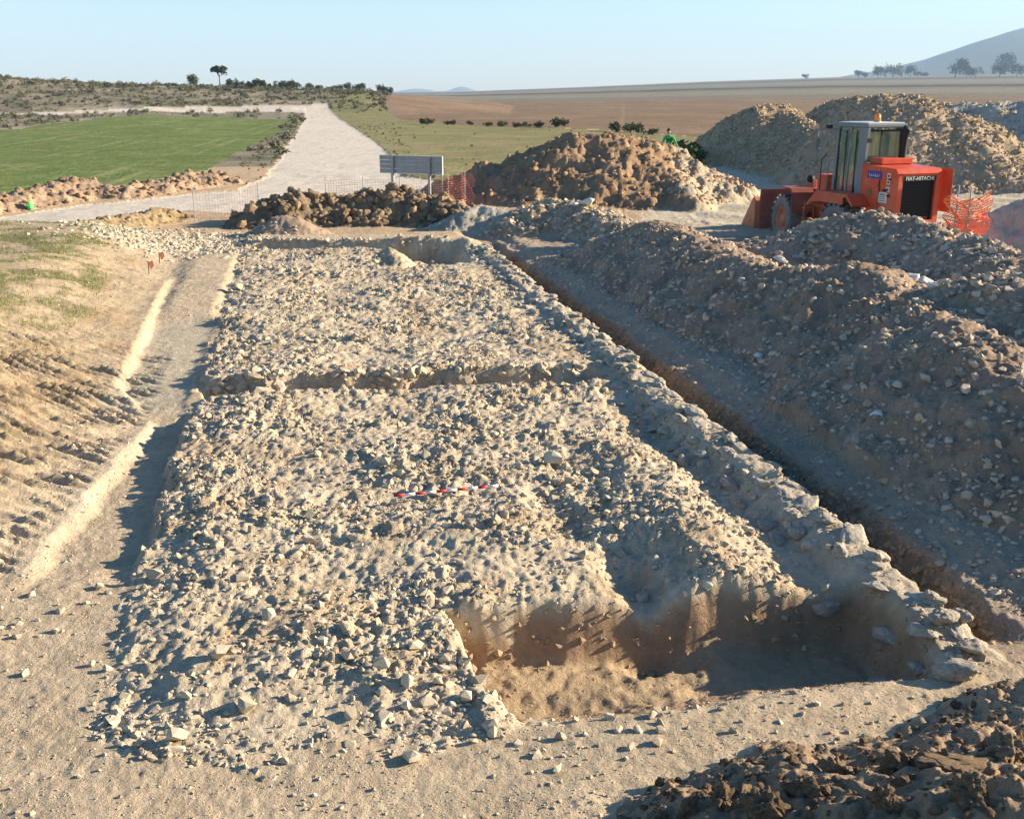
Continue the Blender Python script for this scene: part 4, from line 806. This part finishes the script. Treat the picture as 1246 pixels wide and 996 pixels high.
# counterweight, bumper bar
@part('counterweight', M_LR)
def cw(bm):
    b_prism(bm, [(-.25, .78), (.9, .62), (.9, 1.08), (-.18, 1.08), (-.25, 1.0)], -.85, .85)
pb('rear_bumper', M_LR, [((-.12, -.95, 1.06), (.26, .5, .07)), ((-.10, 0, 1.10), (.2, 1.5, .04))])
pb('side_door', M_LR, [((.02, -.86, 1.95), (.5, .035, 1.12))])
pb('door_stay', M_BLK, [((.2, -.77, 1.5), (.05, .2, .05)), ((.2, -.77, 2.4), (.05, .2, .05))])
part('handrail', M_BLK, LD, True)(lambda bm: (b_tube(bm, [(1.62, .80, 1.8), (1.62, .84, 2.1), (1.62, .84, 3.0), (1.62, .78, 3.2)], .016, 6), b_tube(bm, [(3.05, .82, 1.5), (3.08, .88, 1.7), (3.08, .88, 2.6), (3.0, .78, 2.75)], .016, 6)))
part('hydraulic_hose', M_BLK, LD, True)(lambda bm: [b_tube(bm, [(3.1, .18 + .08 * q, 1.5), (3.5, .22 + .1 * q, 1.75), (3.9, .16 + .06 * q, 1.45)], .022, 6) for q in range(3)])
for q in range(6): bm = bmesh.new(); b_tube(bm, [(.1 + .25 * q, .684, 1.2), (.1 + .25 * q, .70, 1.2)], .02, 6); bm_obj('bolt', bm, M_STEEL, LD)
part('panel_seam', M_BLK, LD)(lambda bm: (b_box(bm, (.72, .6855, 1.85), (.012, .003, 1.3)), b_box(bm, (.38, .6855, 1.45), (.66, .003, .012))))
# stickers on the left side
Y_ = .684
st = pb('blue_sticker', M_BLUE, [((.94, Y_, 2.32), (.62, .006, .20))], bev=0)
def squig(bm, x0, z0, w_, h_, n_, y):        # handwritten lettering, now a blur of loops
    pts = []
    for q in range(n_ * 6 + 1): a = q / 6 * 2 * math.pi; pts.append((x0 - w_ * q / (n_ * 6) + .02 * math.sin(a), y, z0 + h_ / 2 * math.cos(a) * (1 if (q // 6) % 3 else 1.5)))
    b_tube(bm, pts, .008, 4)
bm = bmesh.new(); squig(bm, 1.16, 2.31, .42, .06, 5, Y_ + .006); bm_obj('sticker_script', bm, M_LBL, st)
nt_ = pb('white_notice', M_LBL, [((.52, Y_ + .01, 1.76), (.34, .02, .27))], bev=.004)
bm = bmesh.new(); r = random.Random(2)
for row in range(4):
    xx = .65 - (.03 if row == 0 else 0)
    while xx > .42: w_ = r.uniform(.02, .06); b_box(bm, (xx - w_ / 2, Y_ + .022, 1.84 - row * .055), (w_, .004, .022 if row else .035)); xx -= w_ + .018
bm_obj('notice_text', bm, M_DK, nt_)
for q, zz in enumerate((2.33, 2.17, 1.98)):
    s2 = pb('warning_label', M_LBL, [((.36, Y_ , zz), (.13, .006, .13))], bev=0)
    bm = bmesh.new(); b_box(bm, (.36, Y_ + .005, zz - .005), (.07, .004, .06)); bm_obj('label_print', bm, M_DK, s2)
bm = bmesh.new(); b_tube(bm, [(.7, Y_ + .01, 2.22), (.72, Y_ + .015, 2.08), (.68, Y_ + .015, 1.92), (.66, Y_ + .01, 1.8)], .012, 6); bm_obj('cable', bm, M_BLK, LD)
pb('hood_latch', M_BLK, [((.30, Y_ + .01, 1.82), (.12, .03, .05)), ((.46, Y_ + .01, 1.95), (.16, .03, .06)), ((.30, Y_ + .01, 2.24), (.10, .03, .04))], bev=.005)
bm = bmesh.new(); b_lathe(bm, [(.09, 0), (.10, .012), (.06, .016)], 20); bmesh.ops.translate(bm, vec=(1.1, Y_, 1.85), verts=bm.verts); bm_obj('worn_roundel', bm, mat('worn_green_print', (.16, .15, .07), rough=.8), LD)
# cab
CX0, CX1, CW, CZ0, CZ1 = 1.55, 2.88, .64, 1.35, 3.50
cab = pb('cab', M_CAB, [((2.27, 0, CZ0 - .02), (1.4, 1.28, .1))])
def post(x0, y0, x1, y1, wx, wy, name='cab_post'):
    bm = bmesh.new(); z0, z1 = CZ0, CZ1
    vs0 = [bm.verts.new((x0 + a * wx / 2, y0 + b_ * wy / 2, z0)) for a, b_ in ((-1, -1), (1, -1), (1, 1), (-1, 1))]; vs1 = [bm.verts.new((x1 + a * wx / 2, y1 + b_ * wy / 2, z1)) for a, b_ in ((-1, -1), (1, -1), (1, 1), (-1, 1))]
    bm.faces.new(vs0); bm.faces.new(vs1[::-1])
    for q in range(4): bm.faces.new((vs0[q], vs0[(q + 1) % 4], vs1[(q + 1) % 4], vs1[q]))
    return bm_obj(name, bm, M_CAB, cab)
post(CX0 + .16, CW - .03, CX0 + .10, CW - .07, .34, .07); post(CX0 + .16, -CW + .03, CX0 + .10, -CW + .07, .30, .07)
post(CX1 - .04, CW - .03, CX1 - .10, CW - .07, .10, .08); post(CX1 - .04, -CW + .03, CX1 - .10, -CW + .07, .10, .08)
post(CX0 + .72, CW - .03, CX0 + .68, CW - .07, .06, .05, 'door_post')
pb('cab_rear_sill', M_CAB, [((CX0 + .03, 0, 2.52), (.06, 1.2, .14))], cab)
pb('cab_rear_panel', M_CAB, [((CX0 + .02, 0, 1.95), (.05, 1.18, 1.1))], cab)
pb('cab_roof', M_CAB, [((2.2, 0, CZ1 + .05), (1.44, 1.28, .11))], cab, bev=.03); pb('roof_cap', M_ROOF, [((2.2, 0, CZ1 + .115), (1.34, 1.18, .04))], cab, bev=.015)
for (c, d) in (((CX0 + .03, .0, 3.02), (.014, 1.08, .84)), ((CX1 - .05, 0, 2.7), (.014, 1.14, 1.45)), ((CX0 + .52, CW - .045, 2.45), (.36, .012, 1.8)), ((CX0 + 1.05, CW - .045, 2.45), (.55, .012, 1.8)), ((2.3, -CW + .045, 2.7), (1.1, .012, 1.45))):
    pb('window_pane', M_GLASS, [(c, d)], cab, bev=0)
pb('window_rail', M_BLK, [((CX0 + .40, CW - .04, 2.45), (.035, .03, 1.9)), ((CX0 + .03, .10, 3.02), (.03, .06, .84)), ((CX1 - .16, CW - .04, 2.45), (.05, .03, 2.0)), ((CX0 + .85, CW - .04, 2.45), (.04, .03, 1.9)), ((CX0 + .03, 0, 3.42), (.03, 1.1, .05))], cab, bev=.004)
pb('door_sill', M_CAB, [((CX0 + .8, CW - .05, 1.55), (1.1, .05, .32))], cab)
pb('operator_seat', M_SEAT, [((2.25, 0, 1.95), (.5, .5, .14)), ((2.02, 0, 2.38), (.14, .48, .75)), ((2.25, 0, 1.6), (.35, .35, .6))], cab, bev=.05)
bm = bmesh.new(); b_tube(bm, [(2.75, 0, 1.4), (2.62, 0, 2.15)], .04, 8); b_tube(bm, [(2.6 + .06 * math.cos(a) , .19 * math.sin(a), 2.17 + .18 * math.cos(a)) for a in [i * math.pi / 8 for i in range(17)]], .015, 6); bm_obj('steering_wheel', bm, M_BLK, cab)
# exhaust, beacon, lights, mirrors
ex = part('exhaust_stack', M_BLK, LD, True)(lambda bm: (b_tube(bm, [(1.20, -.34, 2.4), (1.20, -.34, 2.7), (1.20, -.34, 3.0), (1.20, -.34, 3.24), (1.16, -.34, 3.40), (1.08, -.34, 3.50)], [.12, .10, .10, .115, .12, .12], 16)))
bc = part('beacon', M_AMB, LD, True)(lambda bm: b_tube(bm, [(2.0, -.05, CZ1 + .15), (2.0, -.05, CZ1 + .24), (2.0, -.05, CZ1 + .33), (2.0, -.05, CZ1 + .36)], [.085, .085, .07, .03], 14))
part('beacon_base', M_ROOF, bc, True)(lambda bm: b_tube(bm, [(2.0, -.05, CZ1 + .1), (2.0, -.05, CZ1 + .16)], .10, 14))
pb('work_light', M_BLK, [((CX0 - .03, CW - .12, 3.18), (.09, .16, .12)), ((CX0 + .03, CW - .12, 3.30), (.05, .04, .14))])
mm = part('mirror_arm', M_CAB, LD)(lambda bm: (b_tube(bm, [(CX1 - .1, CW, 3.42), (CX1 + .1, CW + .28, 3.46), (CX1 + .2, CW + .42, 3.38), (CX1 + .2, CW + .42, 2.95), (CX1 + .1, CW + .5, 2.68)], .022, 6), b_tube(bm, [(CX1 - .05, CW + .02, 2.6), (CX1 - .02, CW + .16, 2.58), (CX1 + .02, CW + .16, 1.75)], .014, 6)))
pb('mirror', M_CAB, [((CX1 + .2, CW + .42, 3.02), (.04, .16, .30))], mm); pb('front_light', M_BLK, [((CX1 + .05, CW + .18, 3.50), (.12, .16, .10))], mm)
hl = part('headlight', M_BLK, LD, True)(lambda bm: b_tube(bm, [(3.75, .78, 2.02), (3.68, .78, 2.02), (3.60, .78, 2.02)], [.10, .115, .09], 14))
part('headlight_lens', M_LBL, hl, True)(lambda bm: b_tube(bm, [(3.75, .78, 2.02), (3.77, .78, 2.02)], .095, 14))
part('light_bracket', M_LF, hl)(lambda bm: b_box(bm, (3.62, .72, 1.88), (.10, .10, .2)))
pb('front_tower', M_LR, [((3.2, .5, 1.72), (.42, .5, .92)), ((3.2, -.5, 1.72), (.42, .5, .92))])
@part('rear_fender', M_LR)
def rf(bm):
    for y0, y1 in ((.69, 1.22), (-1.22, -.69)):
        b_prism(bm, [(1.05, 1.52), (1.35, 1.78), (2.75, 1.78), (3.18, 1.38), (3.12, 1.34), (2.72, 1.70), (1.38, 1.70), (1.10, 1.48)], y0, y1)
    b_prism(bm, [(1.5, 1.5), (1.5, 1.72), (2.72, 1.72), (2.98, 1.45), (2.6, 1.5)], 1.19, 1.22)
pb('rear_frame', M_LR, [((1.7, 0, 1.0), (3.2, .9, .55))]); pb('fuel_tank', M_LR, [((1.3, .72, 1.02), (.5, .2, .5))])
@part('ladder', M_LR)
def lad(bm):
    for yy in (.86, 1.18): b_tube(bm, [(3.28, yy, 1.42), (3.36, yy, .62)], .025, 6)
    for zz in (.66, .95, 1.24): b_box(bm, (3.33, 1.02, zz), (.14, .34, .03))
def wheel(c, yaw=0, parent=LD, side=1):
    root = empty('wheel', c, yaw); root.parent = parent; rr = .76; wd = .27
    bm = bmesh.new(); b_lathe(bm, [(.40, -wd * .85), (.47, -wd), (.62, -wd * 1.02), (.70, -wd * .92), (.72, -wd * .7), (.72, wd * .7), (.70, wd * .92), (.62, wd * 1.02), (.47, wd), (.40, wd * .85)], 40, False)
    ty = bm_obj('tyre', bm, M_TYRE, root, True)
    bm = bmesh.new()
    for q in range(22):
        for sy in (-1, 1):
            a = 2 * math.pi * (q + .5 * (sy > 0)) / 22; vs = b_box(bm, (0, sy * wd * .5, 0), (.07, wd * 1.1, .07)); bmesh.ops.rotate(bm, cent=(0, sy * wd * .5, 0), matrix=Matrix.Rotation(sy * .5, 3, 'Z'), verts=vs)
            bmesh.ops.translate(bm, vec=(0, 0, .735), verts=vs); bmesh.ops.rotate(bm, cent=(0, 0, 0), matrix=Matrix.Rotation(a, 3, 'Y'), verts=vs)
    bm_obj('tread', bm, M_TYRE, root)
    bm = bmesh.new(); b_lathe(bm, [(.41, -side * .10), (.42, side * .235), (.385, side * .235), (.35, side * .10), (.20, side * .12), (.17, side * .20), (.02, side * .21)], 28); bm_obj('rim', bm, M_LO, root, True)
    return root
# front frame, articulated
HX = 3.4; FA = R(8) - YAW
FF = empty('front_frame', (HX, 0, 0), FA); FF.parent = LD
def loc(x, y, z):           # front frame coordinates to loader coordinates
    c, s_ = math.cos(-FA * -1), math.sin(-FA * -1)
    return (HX + c * x - s_ * y, s_ * x + c * y, z)
bpy.data.objects.remove(FF)
def front(name, m, fn, smooth=False, parent=LD):
    bm = bmesh.new(); fn(bm); bmesh.ops.rotate(bm, cent=(0, 0, 0), matrix=Matrix.Rotation(FA, 3, 'Z'), verts=bm.verts); bmesh.ops.translate(bm, vec=(HX, 0, 0), verts=bm.verts); return bm_obj(name, bm, m, parent, smooth)
for sy in (-1, 1):
    wheel((1.85, sy * .95, .74), 0, LD, sy)
    wheel(loc(1.15, sy * .98, .74), FA, LD, sy)
front('front_frame', M_LR, lambda bm: (b_box(bm, (.9, 0, .95), (1.7, .8, .6)), b_prism(bm, [(.2, 1.2), (.9, 1.9), (1.2, 1.9), (1.5, 1.2)], -.35, .35)))
for sy in (-1, 1):
    front('front_fender', M_LF, lambda bm: (b_prism(bm, [(.27, 1.05), (.30, 1.62), (.42, 1.74), (1.2, 1.74), (1.2, 1.70), (.44, 1.70), (.34, 1.60), (.30, 1.05)], sy * .62, sy * 1.28)))
    front('lift_arm', M_LR, lambda bm: b_prism(bm, [(.5, 1.7), (.8, 1.95), (1.6, 1.55), (2.6, .55), (2.5, .35), (1.9, .7), (1.2, 1.3)], sy * .42, sy * .54))
def bucket(bm):
    prof = [(a_ + .45, b_) for a_, b_ in [(2.30, 1.28), (2.12, 1.18), (2.06, .75), (2.12, .30), (2.30, .08), (3.45, .02), (3.45, .06), (2.36, .14), (2.20, .34), (2.14, .75), (2.20, 1.12), (2.32, 1.22)]]
    b_prism(bm, prof, -1.32, 1.5)
    for sy in (-1, 1): b_prism(bm, [(2.75, 1.26), (2.57, 1.16), (2.53, .75), (2.59, .32), (2.77, .10), (3.85, .05), (3.65, .35)], sy * 1.41 + .09, sy * 1.45 + .09)
    for q in range(9): b_box(bm, (3.95, -1.2 + q * .3, .05), (.22, .09, .04))
front('bucket', M_LO, bucket)
front('bucket_guard', M_LF, lambda bm: b_prism(bm, [(2.38, .2), (2.42, 1.15), (2.38, 1.55), (2.44, 1.55), (2.50, 1.2), (2.45, .2)], -1.25, 1.42))
front('tilt_cylinder', M_STEEL, lambda bm: b_tube(bm, [(.9, 0, 1.9), (2.0, 0, 1.2)], .07, 10), True)

# ------------------------------------------------------------------ person behind the brown heap
M_SKIN = mat('skin', (.45, .26, .17), rough=.6); M_VEST = mat('green_jacket', (.07, .40, .11), rough=.7); M_HAIR = mat('dark_hair', (.02, .015, .01), rough=.7); M_TR = mat('dark_trousers', (.03, .035, .05), rough=.9)
def skin_body(name, verts, edges, rads, m, parent, root=0):
    me = bpy.data.meshes.new(name); me.from_pydata(verts, edges, []); o = link(name, me, m, parent)
    md = o.modifiers.new('skin', 'SKIN'); md.use_smooth_shade = True
    for i, r in enumerate(rads): me.skin_vertices[0].data[i].radius = r if isinstance(r, tuple) else (r, r); me.skin_vertices[0].data[i].use_root = (i == root)
    o.modifiers.new('sub', 'SUBSURF').levels = 2; o.modifiers['sub'].render_levels = 2; return o
px_, py_, pz_ = P(814, 158.5, 53.0); zg = H(px_, py_)
ph = max(1.2, pz_ - zg)       # bent-over figure: head height above ground
pr = tag(empty('person', (px_, py_, pz_ - 1.56), R(-10)), 'person in a bright green jacket stooping behind the reddish brown heap', 'person')
V_ = [(0, 0, .85), (.04, .02, 1.02), (.03, .02, 1.18), (0, .0, 1.28), (0, -.02, 1.36), (-.10, 0, .80), (-.12, .02, .45), (-.13, .05, .08), (-.13, -.10, .03), (.10, 0, .80), (.13, -.06, .45), (.13, .02, .08), (.13, -.14, .03),
      (-.19, 0, 1.22), (-.27, -.04, .98), (-.22, -.16, .78), (-.21, -.2, .70), (.20, 0, 1.22), (.33, -.06, 1.02), (.42, -.14, .86), (.45, -.16, .80)]
E_ = [(0, 1), (1, 2), (2, 3), (3, 4), (0, 5), (5, 6), (6, 7), (7, 8), (0, 9), (9, 10), (10, 11), (11, 12), (3, 13), (13, 14), (14, 15), (15, 16), (3, 17), (17, 18), (18, 19), (19, 20)]
Rd = [(.15, .12), (.15, .11), (.17, .12), (.10, .08), .055, .095, .07, .045, .04, .095, .07, .045, .04, .075, .055, .04, .03, .075, .055, .04, .03]
skin_body('body', V_, E_, Rd, M_VEST, pr)
bm = bmesh.new(); bmesh.ops.create_icosphere(bm, subdivisions=3, radius=.11)
for v in bm.verts:
    v.co.z *= 1.2; v.co.x *= .82
    if v.co.y < -.08 and abs(v.co.x) < .03 and abs(v.co.z) < .035: v.co.y -= .025
bmesh.ops.translate(bm, vec=(0, -.03, 1.50), verts=bm.verts); hd = bm_obj('head', bm, M_SKIN, pr, True)
bm = bmesh.new(); bmesh.ops.create_icosphere(bm, subdivisions=3, radius=.122); 
for v in list(bm.verts):
    v.co.z *= 1.12; v.co.x *= .86
bmesh.ops.delete(bm, geom=[v for v in bm.verts if v.co.z < -.02 and v.co.y < .03], context='VERTS'); bmesh.ops.translate(bm, vec=(0, -.02, 1.52), verts=bm.verts); bm_obj('hair', bm, M_HAIR, pr, True)
skin_body('trousers', [(0, 0, .86), (-.10, 0, .80), (-.12, .02, .45), (-.13, .05, .12), (.10, 0, .80), (.13, -.06, .45), (.13, .02, .12)], [(0, 1), (1, 2), (2, 3), (0, 4), (4, 5), (5, 6)], [(.165, .13), .11, .085, .07, .11, .085, .07], M_TR, pr)
for sx, c in ((-1, (-.21, -.22, .66)), (1, (.475, -.17, .75))):
    bm = bmesh.new(); d = Vector((0, -.3, -1)).normalized() if sx < 0 else Vector((.4, -.2, -1)).normalized(); up = Vector((1, 0, 0)); c = Vector(c)
    b_tube(bm, [c - d * .05, c, c + d * .04], [.028, .038, .034], 8)
    for q in range(4): f0 = c + d * .035 + up * (.027 - .018 * q); b_tube(bm, [f0, f0 + d * (.045 - abs(q - 1.3) * .005), f0 + d * .07 + Vector((0, 0, -.012))], [.009, .008, .006], 6)
    b_tube(bm, [c + up * .03, c + up * .055 + d * .03, c + up * .05 + d * .05], [.011, .009, .007], 6); bm_obj('hand', bm, M_SKIN, pr, True)

# ------------------------------------------------------------------ haze
bm = bmesh.new(); b_box(bm, (0, 4300, 239), (26000, 10800, 486)); hz = bm_obj('haze', bm, None, None); hz.location.z = 0
mz = bpy.data.materials.new('haze_air'); mz.use_nodes = True; n = mz.node_tree; n.nodes.remove(n.nodes['Principled BSDF'])
pv = n.nodes.new('ShaderNodeVolumePrincipled'); pv.inputs['Color'].default_value = (.5, .72, 1.0, 1); pv.inputs['Density'].default_value = .00014; pv.inputs['Anisotropy'].default_value = 0.0
n.links.new(pv.outputs[0], n.nodes['Material Output'].inputs['Volume']); hz.data.materials.append(mz); tag(hz, 'pale blue haze over the far plain and mountain', 'haze', None, 'stuff')
